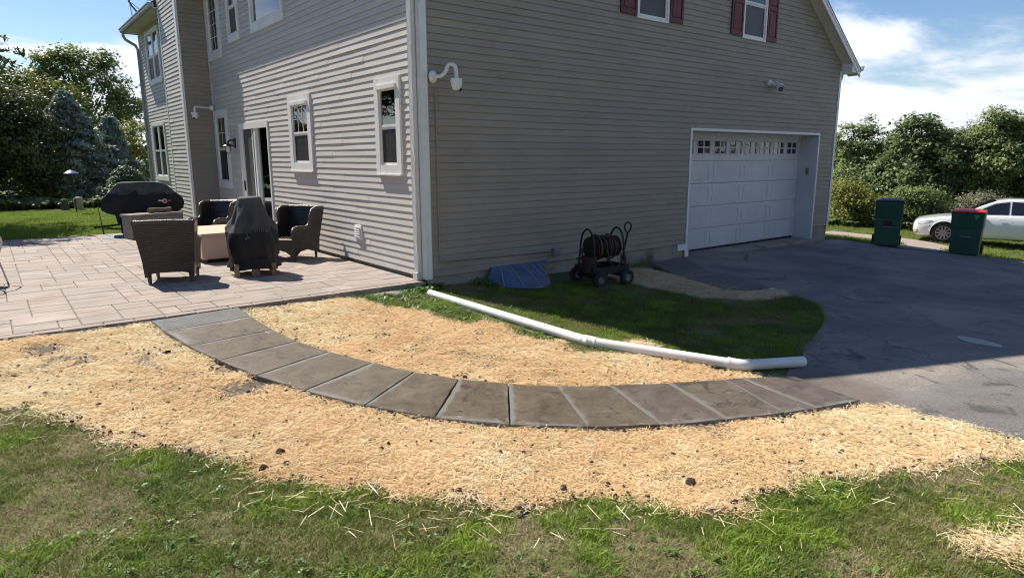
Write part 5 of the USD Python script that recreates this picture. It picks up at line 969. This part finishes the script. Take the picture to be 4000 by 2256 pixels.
# ---------------------------------------------------------------- wheeled bins
def bin_parts(t, H, wb, wt, lidmat):
    def loft(z0, z1, a, b, c, d):
        m0 = [manifold3d.Manifold.sphere(0.03, 10).translate((x * a, y * b, z0 + .03)) for x in (-1, 1) for y in (-1, 1)] + [manifold3d.Manifold.sphere(0.03, 10).translate((x * c, y * d, z1)) for x in (-1, 1) for y in (-1, 1)]
        return tm(manifold3d.Manifold.batch_hull(m0))
    hb, ht = wb / 2 - .03, wt / 2 - .03
    M = LOOK['bin_green']
    body = obj('body', [loft(0.02, H * 0.62, hb, hb + .02, hb + (ht - hb) * .55, ht + .00), loft(H * 0.60, H - 0.06, hb + (ht - hb) * .6 + .012, ht + .01, ht + .01, ht + .06)], M, t, smooth=30)
    obj('rim_band', rbx(-wt / 2 - .02, wt / 2 + .02, -wt / 2 - .06, wt / 2 + .06, H - 0.07, H - 0.03, 0.012, 6), M, t)
    obj('lid', [rbx(-wt / 2 - .01, wt / 2 + .01, -wt / 2 - .085, wt / 2 + .05, H - 0.028, H + 0.012, 0.012, 6), tm(manifold3d.Manifold.batch_hull([manifold3d.Manifold.sphere(0.02, 8).translate((x * (wt / 2 - .05), y * (wt / 2 - .04), z - .0)) for x in (-1, 1) for y in (-1, 1) for z in (H + .0,)] + [manifold3d.Manifold.sphere(0.02, 8).translate((x * .16, y * .2, H + .022)) for x in (-1, 1) for y in (-1, 1)]))], lidmat, t, smooth=30)
    obj('lift_pocket', bx(-0.10, 0.10, -wb / 2 - .024, -wb / 2 + .03, H * 0.44, H * 0.56), LOOK['black_trim'], t)
    obj('lift_bar', cyl((-0.10, -wb / 2 - .034, H * 0.435), (0.10, -wb / 2 - .034, H * 0.435), 0.012, 8), LOOK['rim_grey'], t)
    obj('ridge', [rbx(-wb / 2 + .05, wb / 2 - .05, -wb / 2 - .022, -wb / 2 + .02, H * .60, H * .64, .01, 6), rbx(-0.16, 0.16, -wb / 2 - .012, -wb / 2 + .02, 0.08, H * .40, .012, 6)], M, t)
    obj('handle', tube([(-0.2, wt / 2 + .05, H - .05), (-0.2, wt / 2 + .14, H - .02), (0.2, wt / 2 + .14, H - .02), (0.2, wt / 2 + .05, H - .05)], 0.016, 8), M, t)
    obj('axle', cyl((-wb / 2 - .02, wb / 2 - .02, .12), (wb / 2 + .02, wb / 2 - .02, .12), .012, 8), LOOK['rim_grey'], t)
    for s in (-1, 1):
        w = obj('wheel', xf(lathe([(0, -.03), (.11, -.03), (.125, -.02), (.125, .02), (.11, .03), (0, .03)], 20), (s * (wb / 2 + .02), wb / 2 - .02, .125), ry=math.pi / 2), LOOK['rubber'], t, smooth=30)
def bin_(label, x, y, rz, H, wb, wt, lid):
    t = thing('wheeled_bin', label, 'wheeled bin', (x, y, float(hgt(x, y)) + .005), rz); bin_parts(t, H, wb, wt, lid); return t
bin_('dark green wheeled bin with a flat dark lid next to the garage', 12.92, -1.22, -68, 1.16, 0.56, 0.60, LOOK['bin_lid_dark'])
t = bin_('dark green wheeled bin with a bright red lid in front of the white car', 13.42, -2.83, -77, 1.05, 0.58, 0.64, LOOK['red_plastic'])
obj('bag_corner', trimesh.Trimesh([(-.0 + .12, -.41, .985), (.24, -.41, .985), (.17, -.415, .86), (.12, -.395, .985), (.24, -.395, .985), (.17, -.40, .86)], [[0, 2, 1], [3, 4, 5], [0, 1, 4], [0, 4, 3], [1, 2, 5], [1, 5, 4], [2, 0, 3], [2, 3, 5]], process=False), LOOK['bag_green'], t)

# ---------------------------------------------------------------- white car
cxx, cyy = 20.75, -1.485
t = thing('white_car', 'white sedan parked beyond the red lidded bin', 'car', (cxx, cyy, -1.035), 108)
ST_ = [(2.46, .56, .34, .58), (2.42, .70, .27, .66), (2.30, .82, .21, .735), (2.05, .89, .19, .79), (1.7, .915, .19, .845), (1.3, .925, .19, .89), (0.95, .93, .19, .935), (0.4, .93, .19, .955), (-0.4, .93, .19, .97), (-1.2, .93, .19, .985), (-1.7, .92, .2, 1.0), (-2.15, .89, .24, 1.0), (-2.40, .80, .33, .96), (-2.46, .70, .42, .88)]
from scipy.interpolate import PchipInterpolator
nose = lambda x: x if x < 1.485 else 1.485 + (x - 1.485) * 0.90
Sx = np.array(ST_)[::-1]; fin = np.unique(np.r_[np.linspace(-2.46, -2.0, 10), np.linspace(-2.0, 1.4, 22), np.linspace(1.4, 2.46, 22)])[::-1]
STF = np.column_stack([[nose(x) for x in fin]] + [PchipInterpolator(Sx[:, 0], Sx[:, k])(fin) for k in (1, 2, 3)])
V = []; nr = 18
for (x, w, zb, zs) in STF:
    h = zs - zb; ring = [(0, zb), (w * .80, zb), (w * .95, zb + .06), (w * .985, zb + h * .28), (w, zb + h * .52), (w * .995, zb + h * .66), (w * .965, zb + h * .80), (w * .93, zs - .035), (w * .86, zs - .005), (0, zs + .03)]
    full = ring + [(-a, b) for a, b in ring[-2:0:-1]]
    V += [(x, a, b) for a, b in full]
nr = len(full); F = []
for i in range(len(STF) - 1):
    for j in range(nr): F.append([i * nr + j, i * nr + (j + 1) % nr, (i + 1) * nr + (j + 1) % nr, (i + 1) * nr + j])
body = quads(V, F); T = list(body.faces)
for base in (0, (len(STF) - 1) * nr):
    for j in range(1, nr - 1): T.append([base, base + j, base + j + 1] if base == 0 else [base, base + j + 1, base + j])
body = trimesh.Trimesh(V, T, process=True); trimesh.repair.fix_normals(body)
mb = manifold3d.Manifold(manifold3d.Mesh(body.vertices.astype(np.float32), body.faces.astype(np.uint32)))
WB = 1.485; cuts = [manifold3d.Manifold.cylinder(2.6, .375, .375, 40, True).rotate((90, 0, 0)).translate((sx * WB, 0, .335)) for sx in (-1, 1)]
inner = manifold3d.Manifold.cube((4.2, 1.25, 1.0), True).translate((0, 0, .55))
for c in cuts: mb = mb - (c - inner)
cb = tm(mb)
bodyp = obj('body', cb, LOOK['car_paint'], t, smooth=28)
RX = np.array([(-2.15, 1.0), (-1.8, 1.17), (-1.45, 1.315), (-1.05, 1.415), (-.6, 1.455), (-.25, 1.452), (.1, 1.405), (.45, 1.27), (.8, 1.09), (1.12, .925)])
hwz = lambda z: np.interp(z, [.90, .93, 1.42, 1.47], [.81, .80, .60, .575]); rr_ = PchipInterpolator(RX[:, 0], RX[:, 1]); V = []
gx = np.linspace(-2.15, 1.12, 34)
for x in gx:
    zr = float(rr_(x)); lo = .90; hp = []
    for s in (0, .3, .6, .85, 1.0): z = lo + (zr - .03 - lo) * s; hp.append((float(hwz(z)) * (1 - .04 * max(0, -x - 1.2)), z))
    w = hp[-1][0]; hp += [(w - .035, zr - .008), (w - .10, zr + .004), (w * .5, zr + .016), (0, zr + .020)]
    V += [(x, a, b) for a, b in hp] + [(x, -a, b) for a, b in hp[-2::-1]]
nr = 17; F = [[i * nr + j, (i + 1) * nr + j, (i + 1) * nr + j + 1, i * nr + j + 1] for i in range(33) for j in range(nr - 1)]
cabm = quads(V, F)
if cabm.face_normals[np.argmax(cabm.triangles_center[:, 2])][2] < 0: cabm.invert()
obj('cabin', cabm, LOOK['car_paint'], t, smooth=35)
def sidepane(pts, o, sides=(1,)):   # pane on the sloping side
    f = lambda x, z, s: (x, s * (np.interp(z, [.93, 1.42], [.80, .60]) + .012), z); out = []
    for s in sides:
        P = [f(x, z, s) for x, z in pts]; c = [f(x, z, s * .97) for x, z in pts]; n = len(P); Fq = [[i, (i + 1) % n, n + (i + 1) % n, n + i] for i in range(n)]
        m = quads(P + c, Fq); m = trimesh.Trimesh(m.vertices, np.vstack([m.faces, [[0, i, i + 1] for i in range(1, n - 1)]]), process=False); trimesh.repair.fix_normals(m); out.append(m)
    return cat(out)
for s in (-1, 1):
    obj('side_window', sidepane([(.80, .985), (.18, 1.315), (-.18, 1.375), (-.18, .985)], 0, (s,)), LOOK['car_glass'], t)
    obj('side_window', sidepane([(-.24, .985), (-.24, 1.38), (-.85, 1.37), (-1.25, 1.26), (-1.42, 1.0)], 0, (s,)), LOOK['car_glass'], t)
def flat(P, n_off):
    P = np.array(P, float); n = np.cross(P[1] - P[0], P[2] - P[0]); n /= np.linalg.norm(n); P = P + n * n_off; m = quads(P, [[0, 1, 2, 3]]); b = m.copy(); b.invert(); return cat([m, b])
wsx = np.linspace(1.04, .17, 8); WV = [(x, s * (float(hwz(float(rr_(x)))) - .085), float(rr_(x)) + .024) for x in wsx for s in (-1, -.5, 0, .5, 1)]; wsm = quads(WV, [[i * 5 + j, i * 5 + j + 1, i * 5 + j + 6, i * 5 + j + 5] for i in range(7) for j in range(4)])
if wsm.face_normals[0][2] < 0: wsm.invert()
obj('windscreen', wsm, LOOK['car_glass'], t, smooth=True)
for sx in (-1, 1):
    for s in (-1, 1):
        c = (sx * WB, s * .80, .335)
        w = obj('wheel', xf(lathe([(.225, -.11), (.31, -.115), (.335, -.08), (.337, 0), (.335, .08), (.31, .115), (.225, .11)], 36), c, rx=math.pi / 2), LOOK['rubber'], t, smooth=35)
        sp_ = [xf(bx(.03, .222, -.022, .022, -.02, .02), rz=k * math.pi / 5) for k in range(10)]
        rimm = cat([lathe([(.205, -.10), (.228, -.10), (.228, .10), (.205, .10), (.205, -.10)], 36), xf(cat(sp_), (0, 0, -s * .07)), lathe([(0, -.09), (.05, -.09), (.05, .09), (0, .09)], 16)])
        obj('rim', xf(rimm, c, rx=math.pi / 2), LOOK['alloy'], w); obj('brake_disc', xf(lathe([(0, -.02), (.19, -.02), (.19, .02), (0, .02)], 24), c, rx=math.pi / 2), LOOK['black_steel'], w)
obj('wheel_well', [bx(sx * WB - .36, sx * WB + .36, -.66, .66, .21, .68) for sx in (-1, 1)], LOOK['black_trim'], t)
def bodyside(pts, off=.006, sides=(1,)):
    out = []
    for s in sides:
        P = []
        for x, z in [(nose(x), z) for x, z in pts]:
            k = STF[::-1, 0]; w = np.interp(x, k, STF[::-1, 1]); zb = np.interp(x, k, STF[::-1, 2]); zs = np.interp(x, k, STF[::-1, 3])
            fr_ = np.interp((z - zb) / (zs - zb), [0, .1, .28, .52, .66, .8, .96, 1.0], [.8, .95, .985, 1, .995, .965, .93, .86]); P.append((x, s * (w * fr_ + off), z))
        n = len(P); m = trimesh.Trimesh(P, [[0, i, i + 1] for i in range(1, n - 1)], process=False); b = m.copy(); b.invert(); out += [m, b]
    return cat(out)
for s in (-1, 1): obj('headlight', bodyside([(2.33, .60), (2.25, .655), (2.05, .70), (1.82, .735), (1.90, .685), (2.08, .62), (2.25, .585)], .012, (s,)), LOOK['headlight'], t)
obj('side_marker', bodyside([(1.86, .50), (1.93, .57), (1.95, .565), (1.89, .50)], .008), LOOK['rim_grey'], t)
obj('door_seam', bodyside([(.66, .30), (.66, .55), (.66, .75), (.66, .93), (.648, .93), (.648, .75), (.648, .55), (.648, .30)], .006), LOOK['black_trim'], t); obj('door_seam', bodyside([(-.30, .26), (-.30, .5), (-.30, .75), (-.30, .96), (-.288, .96), (-.288, .75), (-.288, .5), (-.288, .26)], .006), LOOK['black_trim'], t)
obj('sill_strip', bodyside([(1.05, .21), (1.05, .235), (-1.05, .235), (-1.05, .21)], .008), LOOK['black_trim'], t)
obj('side_crease', bodyside([(1.0, .745), (1.0, .765), (-1.9, .80), (-1.9, .78)], .005), LOOK['rim_grey'], t)
obj('grille', [bx(2.325, 2.378, s * .16 - .13, s * .16 + .13, .46, .63) for s in (-1, 1)], LOOK['black_trim'], t)
obj('lower_intake', [bodyside([(2.30, .36), (2.40, .37), (2.40, .40), (2.28, .40)], .012), bodyside([(2.30, .29), (2.40, .30), (2.40, .33), (2.28, .33)], .012), bx(2.31, 2.365, -.5, .5, .30, .40)], LOOK['black_trim'], t)
obj('roundel', xf(lathe([(0, 0), (.042, 0), (.042, .008), (0, .012)], 20), (2.31, 0, .665), ry=1.2), LOOK['rim_grey'], t)
for s in (-1, 1):
    obj('mirror', rbx(.50, .70, s * .97 - .09, s * .97 + .09, .96, 1.09, .04, 10), LOOK['car_paint'], t, smooth=40)
    obj('door_handle', rbx(-.12, .06, s * .925 - .015, s * .925 + .02, .83, .855, .008, 6), LOOK['car_paint'], t)
    obj('wheel_arch_lip', [tube([(sx * WB + .385 * math.cos(a), s * .915, .335 + .385 * math.sin(a)) for a in np.linspace(0.1, math.pi - .1, 17)], .014, 6) for sx in (-1, 1)], LOOK['car_paint'], t)

# ---------------------------------------------------------------- garden things on the far lawn
def gz(x, y): return float(hgt(x, y))
tag(obj('lawn_post', xf(bump_mesh(lathe([(0, 0), (.15, 0), (.14, .2), (.15, .42), (.10, .50), (0, .52)], 14).subdivide(), .05, 5, 2), (-2.45, 20.1, gz(-2.45, 20.1))), LOOK['concrete'], smooth=40), 'pale stone post at the far edge of the lawn', 'stone post')
tag(obj('lawn_stump', [xf(bump_mesh(lathe([(0, 0), (.13, 0), (.12, .3), (0, .3)], 12), .03, 6, 1), (-2.87, 20.2, gz(-2.9, 20.2))), xf(lathe([(0, .3), (.10, .3), (.11, .40), (.06, .45), (0, .45)], 12), (-2.87, 20.2, gz(-2.9, 20.2)))], LOOK['bark'], smooth=40), 'short dark stump at the far edge of the lawn left of the stone post', 'tree stump')
t = thing('bird_feeder', 'bird feeder on a dark pole under a shiny metal dome at the lawn edge', 'bird feeder', (-2.70, 18.6, gz(-2.7, 18.6) - 0.1), 0)
obj('pole', tube([(0.03, 0, 0), (0.02, 0, 1.0), (0.06, 0, 1.62), (0.2, 0, 1.74)], .014, 8), LOOK['black_steel'], t)
obj('dome', lathe([(0, 1.58), (.05, 1.575), (.14, 1.535), (.22, 1.475), (.225, 1.465), (.13, 1.515), (0, 1.545)], 24), LOOK['galvanised'], t, smooth=40)
obj('seed_tube', lathe([(0, 1.05), (.05, 1.05), (.05, 1.48), (0, 1.48)], 14), LOOK['black_steel'], t); obj('cap', lathe([(0, 1.38), (.06, 1.38), (.06, 1.50), (0, 1.50)], 14), LOOK['purple_plastic'], t)
obj('perch_tray', lathe([(0, 1.03), (.11, 1.05), (.11, 1.06), (0, 1.06)], 16), LOOK['black_steel'], t)

# ---------------------------------------------------------------- trees
def leaf_quads(C, N, size, rng, droop=0.0, asp=1.6):
    """one folded leaf (two triangles) per centre C; N preferred normals"""
    n = len(C); nv = N + rng.normal(0, 0.55, (n, 3)); nv /= np.linalg.norm(nv, axis=1, keepdims=True)
    a = np.cross(nv, rng.normal(size=(n, 3))); a /= np.linalg.norm(a, axis=1, keepdims=True); a[:, 2] -= droop; a /= np.linalg.norm(a, axis=1, keepdims=True); b = np.cross(nv, a)
    s = (size * rng.uniform(0.6, 1.25, n))[:, None]
    V = np.stack([C - a * s * asp / 2, C + b * s / 2, C + a * s * asp / 2 + nv * s * 0.15, C - b * s / 2], 1).reshape(-1, 3); k = np.arange(n)[:, None] * 4
    return trimesh.Trimesh(V, np.vstack([k + [0, 1, 2], k + [0, 2, 3]]), process=False)
def broad_tree(name, label, base, blobs, leaf, n_cl, per, lsize, seed, clr=0.32, trunk=(0.14, 0.05), kind='tree', group=None, hang=0.0, multi=1, shell=0.5):
    """blobs: (x, y, z, rx, ry, rz) in the tree's own frame; leaf clusters fill the outer part of the blobs"""
    r = np.random.default_rng(seed); t = thing(name, label, kind, base, 0, group)
    w = np.array([b[3] * b[4] * b[5] for b in blobs]) ** 0.67; w /= w.sum(); C = []
    top = max(blobs, key=lambda b: b[2] + b[5])
    for i in r.choice(len(blobs), n_cl, p=w):
        b = blobs[i]; d = r.normal(size=3); d /= np.linalg.norm(d); q = r.uniform(shell, 1.0) ** 0.6
        wob = 0.66 + 0.68 * meshkit.noise(np.array([d * 2.6 + seed + i * 7]))[0]
        C.append(np.array(b[:3]) + d * q * wob * np.array(b[3:]))
    C = np.array(C); C = C[C[:, 2] > 0.12]
    P = (C[:, None] + r.normal(0, clr, (len(C), per, 3)) * [1, 1, 0.62]).reshape(-1, 3)
    ctr = np.array(blobs)[:, :3].mean(0); N = P - ctr; N /= np.linalg.norm(N, axis=1, keepdims=True); N = N * 0.6 + [0, 0, 0.8]
    tr = []
    Ht = top[2] + top[5] * (0.3 if multi == 1 else -0.1)
    for m in range(multi):
        o = r.normal(0, 0.25, 2) if multi > 1 else np.zeros(2); l = r.normal(0, 0.3 + .25 * (multi > 1), 2)
        pts = np.array([[o[0] + (top[0] * s + l[0] * math.sin(s * 2.4)) , o[1] + (top[1] * s + l[1] * math.sin(s * 2.0)), Ht * s - 0.1] for s in np.linspace(0, 1, 9)])
        tr.append(tube(pts, np.linspace(trunk[0], trunk[1] * .5, 9), 8))
    limbs = []
    for c in C[r.choice(len(C), min(len(C), 46), replace=False)]:
        s = np.clip(c[2] / Ht * 0.62, 0.08, 0.9); st = pts[0] + (pts[-1] - pts[0]) * s; j = s * 8; st = pts[int(j)] + (pts[min(int(j) + 1, 8)] - pts[int(j)]) * (j - int(j))
        mid = (st + c) / 2 + r.normal(0, 0.12, 3) + [0, 0, 0.1]; limbs.append(tube([st, mid, c], [trunk[0] * .34 * (1 - s * .5), trunk[0] * .2, 0.008], 5))
    tk = obj('trunk', tr, LOOK['bark'], t, smooth=True); obj('limbs', limbs, LOOK['bark'], tk)
    obj('crown', leaf_quads(P, N, lsize, r, hang), LOOK[leaf], t); return t
def conifer(name, label, base, H, R, leaf, seed, z0=0.3, nb=150, per=46, droop=0.25, size=0.10, shape=0.85, asp=2.4, group=None, rough=0.25):
    r = np.random.default_rng(seed); t = thing(name, label, 'tree', base, 0, group); P, N, limbs = [], [], []
    for k in range(nb):
        s = (k + r.random()) / nb; s = s ** 0.85; z = z0 + (H - z0) * s; a = k * 2.399 + r.normal(0, 0.25); L = R * (1 - s) ** shape * r.uniform(1 - rough, 1 + rough * 0.6) + 0.12
        d = np.array([math.cos(a), math.sin(a), 0]); tip = np.array([0, 0, z]) + d * L + [0, 0, -droop * L + 0.10 * L]
        q = r.uniform(0.12, 1.0, per) ** 0.7; lat = np.array([-d[1], d[0], 0]); wid = (0.10 + 0.26 * L * (1 - q)) * r.normal(0, 0.75, per)
        pt = np.array([0, 0, z]) + q[:, None] * d * L + (-droop * L * q ** 1.7 + 0.16 * L * q)[:, None] * [0, 0, 1.0] + wid[:, None] * lat + r.normal(0, 0.05, (per, 3)) - np.abs(wid)[:, None] * [0, 0, 0.3]
        P.append(pt); N.append(np.tile([d[0] * .3, d[1] * .3, 1.0], (per, 1)))
        if k % 2 == 0: limbs.append(tube([(0, 0, z), np.array([0, 0, z]) + d * L * .5 + [0, 0, .05 * L], tip], [.03 * (1 - s) + .008, .015, .004], 5))
    tk = obj('trunk', tube([(0, 0, -.1), (0, 0, H * .5), (0, 0, H)], [0.16 * H / 8, 0.09 * H / 8, 0.01], 8), LOOK['bark'], t, smooth=True); obj('limbs', limbs, LOOK['bark'], tk)
    obj('crown', leaf_quads(np.vstack(P), np.vstack(N), size, r, 0.15, asp), LOOK[leaf], t); return t
def g3(x, y): return (x, y, gz(x, y))
# behind the lawn on the left
conifer('cedar_tree', 'tall dark evergreen whose drooping boughs reach in from the upper left', g3(-7.5, 16.2), 8.2, 3.7, 'needle_dark', 11, 3.9, 230, 130, 0.22, 0.075, 0.32, 3.2, rough=0.42)
broad_tree('yew_tree', 'big dark bronze green evergreen mass at the left edge of the lawn', g3(-5.0, 25.6), [(0, 0, 3.0, 2.2, 1.9, 2.3), (-1.2, .2, 4.3, 1.6, 1.5, 1.3), (1.2, -.2, 2.2, 1.5, 1.4, 1.7), (1.0, 0, 3.8, 1.3, 1.2, 1.2), (-2.0, 0, 2.2, 2.2, 1.6, 2.2), (1.9, -.5, 1.2, 1.1, 1.2, 1.1)], 'needle_dark', 520, 84, 0.095, 12, 0.25, hang=0.3, shell=0.3)
broad_tree('ash_tree', 'yellow green tree rising behind the dark evergreen', g3(-2.5, 34.6), [(0, 0, 5.0, 1.35, 1.2, 1.3), (-1.0, .3, 5.3, 1.0, 1.0, .9), (1.1, 0, 4.5, 1.2, 1.1, 1.1), (0, 0, 3.0, 2.0, 1.6, 1.6)], 'leaf_olive', 420, 44, 0.12, 13, 0.28, (0.13, 0.05))
conifer('blue_spruce', 'tall blue grey spruce left of the wing of the house', g3(-1.95, 26.2), 4.6, 2.25, 'needle_blue', 14, 0.15, 150, 130, 0.20, 0.085, 0.75, rough=.38)
conifer('blue_spruce', 'dark blue spruce nearest the wall of the wing', g3(-0.25, 27.2), 3.8, 1.6, 'needle_blue', 15, 0.15, 110, 110, 0.18, 0.08, 0.8, rough=.35)
conifer('green_spruce', 'low grey green spruce with drooping boughs behind the covered grill', g3(-0.55, 22.2), 1.55, 1.15, 'needle_green', 16, 0.1, 90, 100, 0.22, 0.06, 0.6)
broad_tree('tall_maple', 'tall airy deciduous tree with open crown above the spruces', g3(0.1, 38.0), [(-1.25, .6, 7.2, .95, .95, .85), (-.6, .4, 7.6, .6, .6, .6), (.45, -.6, 7.1, .95, .9, 1.0), (1.0, -1, 7.4, .6, .6, .6), (-1.9, .6, 6.2, 1.0, .9, .7), (1.5, -1.3, 5.9, .85, .85, .8), (-.6, 0, 5.6, 1.1, 1, .8), (1.9, -1.4, 4.7, .9, .9, .9), (.2, -.3, 4.2, 1.4, 1.2, .9), (-1.6, .3, 4.4, 1.1, 1, 1.0)], 'leaf_green', 420, 38, 0.125, 17, 0.25, (0.15, 0.05), multi=3, shell=0.35)
broad_tree('young_tree', 'bright yellow green young tree beside the wing wall', g3(0.75, 29.0), [(0, 0, 2.9, .6, .6, .9), (.2, 0, 1.5, .7, .7, 1.0)], 'leaf_yellow', 110, 36, 0.09, 18, 0.2, (0.06, 0.03))
# out of the frame on the left: what the panes reflect and what shades the lawn
conifer('cedar_tree', 'evergreen standing left of the lawn', g3(-12.5, 19.0), 10.0, 3.6, 'needle_dark', 21, 0.5, 130, 60, 0.28, 0.17, 0.7, 2.6)
broad_tree('ash_tree', 'broad leaved tree standing left of the patio', g3(-14.0, 12.0), [(0, 0, 5.0, 2.6, 2.4, 2.2), (.8, 1, 7.2, 2.0, 1.9, 1.7), (-1, -1, 3.6, 2.0, 2, 1.6)], 'leaf_green', 260, 32, 0.22, 22, 0.42, (0.2, 0.07))
# to the right, beyond the bins and the car
broad_tree('round_maple', 'large rounded dark green maple behind the bins', g3(26.7, 3.2), [(0, 0, 2.2, 1.75, 1.7, 1.7), (-.75, .5, 1.5, 1.3, 1.3, 1.3), (.5, -.4, 1.5, 1.5, 1.5, 1.4), (-.1, .1, 3.4, 1.2, 1.2, 1.0), (-.25, .25, 4.1, .75, .75, .62), (.6, -.9, 2.6, 1.0, 1.0, 1.0), (.3, -.4, 3.4, .9, .9, .8)], 'leaf_maple', 400, 100, 0.10, 31, 0.18, (0.14, 0.05))
broad_tree('slim_tree', 'thin pale tree beside the right corner of the house', g3(28.6, 6.5), [(0, 0, 3.2, .6, .6, 1.1), (.15, -.15, 4.4, .42, .42, .5), (-.4, .5, 2.6, .7, .7, 1.2), (-.5, .7, 4.0, .5, .5, .6), (.6, -.7, 3.6, .5, .5, .6)], 'leaf_light', 130, 56, 0.09, 32, 0.15, (0.06, 0.02))
broad_tree('slim_tree', 'thin grey green tree showing between the two maples', g3(35.9, 4.2), [(0, 0, 3.6, 1.3, 1.2, 1.3), (.6, -1.4, 3.5, 1.1, 1.0, 1.2), (-.6, 1.2, 3.8, .9, .9, .8)], 'leaf_sage', 130, 50, 0.11, 33, 0.22, (0.09, 0.03))
broad_tree('spreading_maple', 'tall light green maple with visible forked stems at the right edge', g3(27.9, 0.55), [(0, 0, 2.7, 1.4, 1.4, 1.4), (-.15, .2, 3.9, 1.0, 1.0, .9), (-.1, .25, 4.5, .55, .55, .5), (.55, -.9, 3.3, 1.1, 1.1, 1.1), (.7, -1.1, 2.1, 1.2, 1.1, 1.0), (-.7, .9, 2.0, .9, .9, 1.2)], 'leaf_light', 320, 96, 0.09, 34, 0.19, (0.09, 0.035), multi=3)
broad_tree('spreading_maple', 'paler maple half out of the frame at the far right', g3(32.5, -1.0), [(0, 0, 3.0, 1.6, 1.6, 1.6), (.3, .6, 3.9, 1.0, 1.0, .8), (1.0, -1.5, 3.2, 1.5, 1.5, 1.5)], 'leaf_light', 380, 44, 0.105, 39, 0.25, (0.1, 0.035), multi=2)
broad_tree('yellow_shrub', 'yellow green rounded shrub against the house corner', g3(23.3, 4.35), [(0, 0, .9, .8, .8, .9), (-.2, .25, 1.4, .6, .6, .6), (.5, -.5, .6, .7, .7, .7)], 'leaf_yellow', 260, 44, 0.06, 35, 0.14, (0.05, 0.02), kind='shrub')
broad_tree('grey_shrub', 'pale green shrub behind the dark lidded bin', g3(23.95, 2.5), [(0, 0, .85, .75, .7, .75), (.35, -.45, 1.25, .5, .5, .45), (-.5, .5, .5, .65, .65, .55), (.8, -1.1, .55, .6, .6, .6), (-.1, .1, 1.35, .35, .35, .35)], 'leaf_light', 340, 42, 0.06, 36, 0.14, (0.05, 0.02), kind='shrub', hang=0.2)
broad_tree('sage_shrub', 'low grey leaved shrub behind the bonnet of the white car', g3(25.1, 0.35), [(0, 0, .85, .8, .8, .6), (.35, -.7, .75, .7, .7, .55), (-.3, .5, .6, .5, .5, .5), (.1, -.2, 1.3, .4, .4, .3)], 'leaf_sage', 260, 44, 0.055, 37, 0.14, (0.05, 0.02), kind='shrub')
broad_tree('dark_thicket', 'dark leafy thicket under the rounded maple', g3(28.2, 4.9), [(0, 0, 1.2, 1.3, 1.3, 1.3), (-.6, 1.3, 1.3, 1.2, 1.2, 1.4), (.9, -2.2, .6, 1.2, 1.2, .7), (1.9, -3.6, .5, 1.2, 1.2, .6)], 'leaf_maple', 330, 40, 0.10, 38, 0.24, (0.07, 0.03), kind='shrub')
# wood closing the view, plus an unseen taller arc added to block sky light
r = np.random.default_rng(77); far = []
def wood(cx, cy, w, hgt_, n, seed):
    r = np.random.default_rng(seed); c = np.column_stack([r.normal(0, w * .42, n), r.normal(0, w * .42, n), r.uniform(0, 1, n) ** .8 * hgt_]); c[:, :2] *= np.sqrt(np.clip(1.15 - (c[:, 2:3] / hgt_), .05, 1)); c += [cx, cy, gz(cx, cy)]; return c
Cw = [];
for i in range(112):
    a = math.radians(-22 + i * 3.2 + r.normal(0, .8)); R_ = r.uniform(48, 62) if i < 35 else r.uniform(34, 44)
    deg = -22 + i * 3.2
    hh = 4.0 if deg < 14 else 3.6 if deg < 100 else 17.0  # arc behind the camera made tall to keep sky light off the front wall
    if 14 < deg < 58: continue
    Cw.append(wood(-5 + R_ * math.sin(a), -8 + R_ * math.cos(a), 3.4, hh * r.uniform(.75, 1.15) * R_ / 50, 1500 if deg < 95 else 1500, 500 + i))
Cw = np.vstack(Cw)
tag(obj('distant_wood', leaf_quads(Cw, np.tile([0, 0, 1.0], (len(Cw), 1)), 0.36, r), LOOK['leaf_maple']), 'dark wood behind the garden trees, with an unseen taller arc added to block sky light', 'wood', kind='stuff')
# shaded undergrowth below the trees
pts = np.vstack([np.column_stack([r.uniform(-9, 1.5, 900), r.uniform(21.5, 27.5, 900)]), np.column_stack([r.uniform(22.5, 30, 700), r.uniform(-3, 8, 700)])])
scatter('undergrowth', [weed(20, 0.30, 0.10, 41, 1.2), weed(16, 0.24, 0.09, 42, 1.6)], pts, ['leaf_maple', 'leaf_green'], (0.6, 1.5), off=0.0)
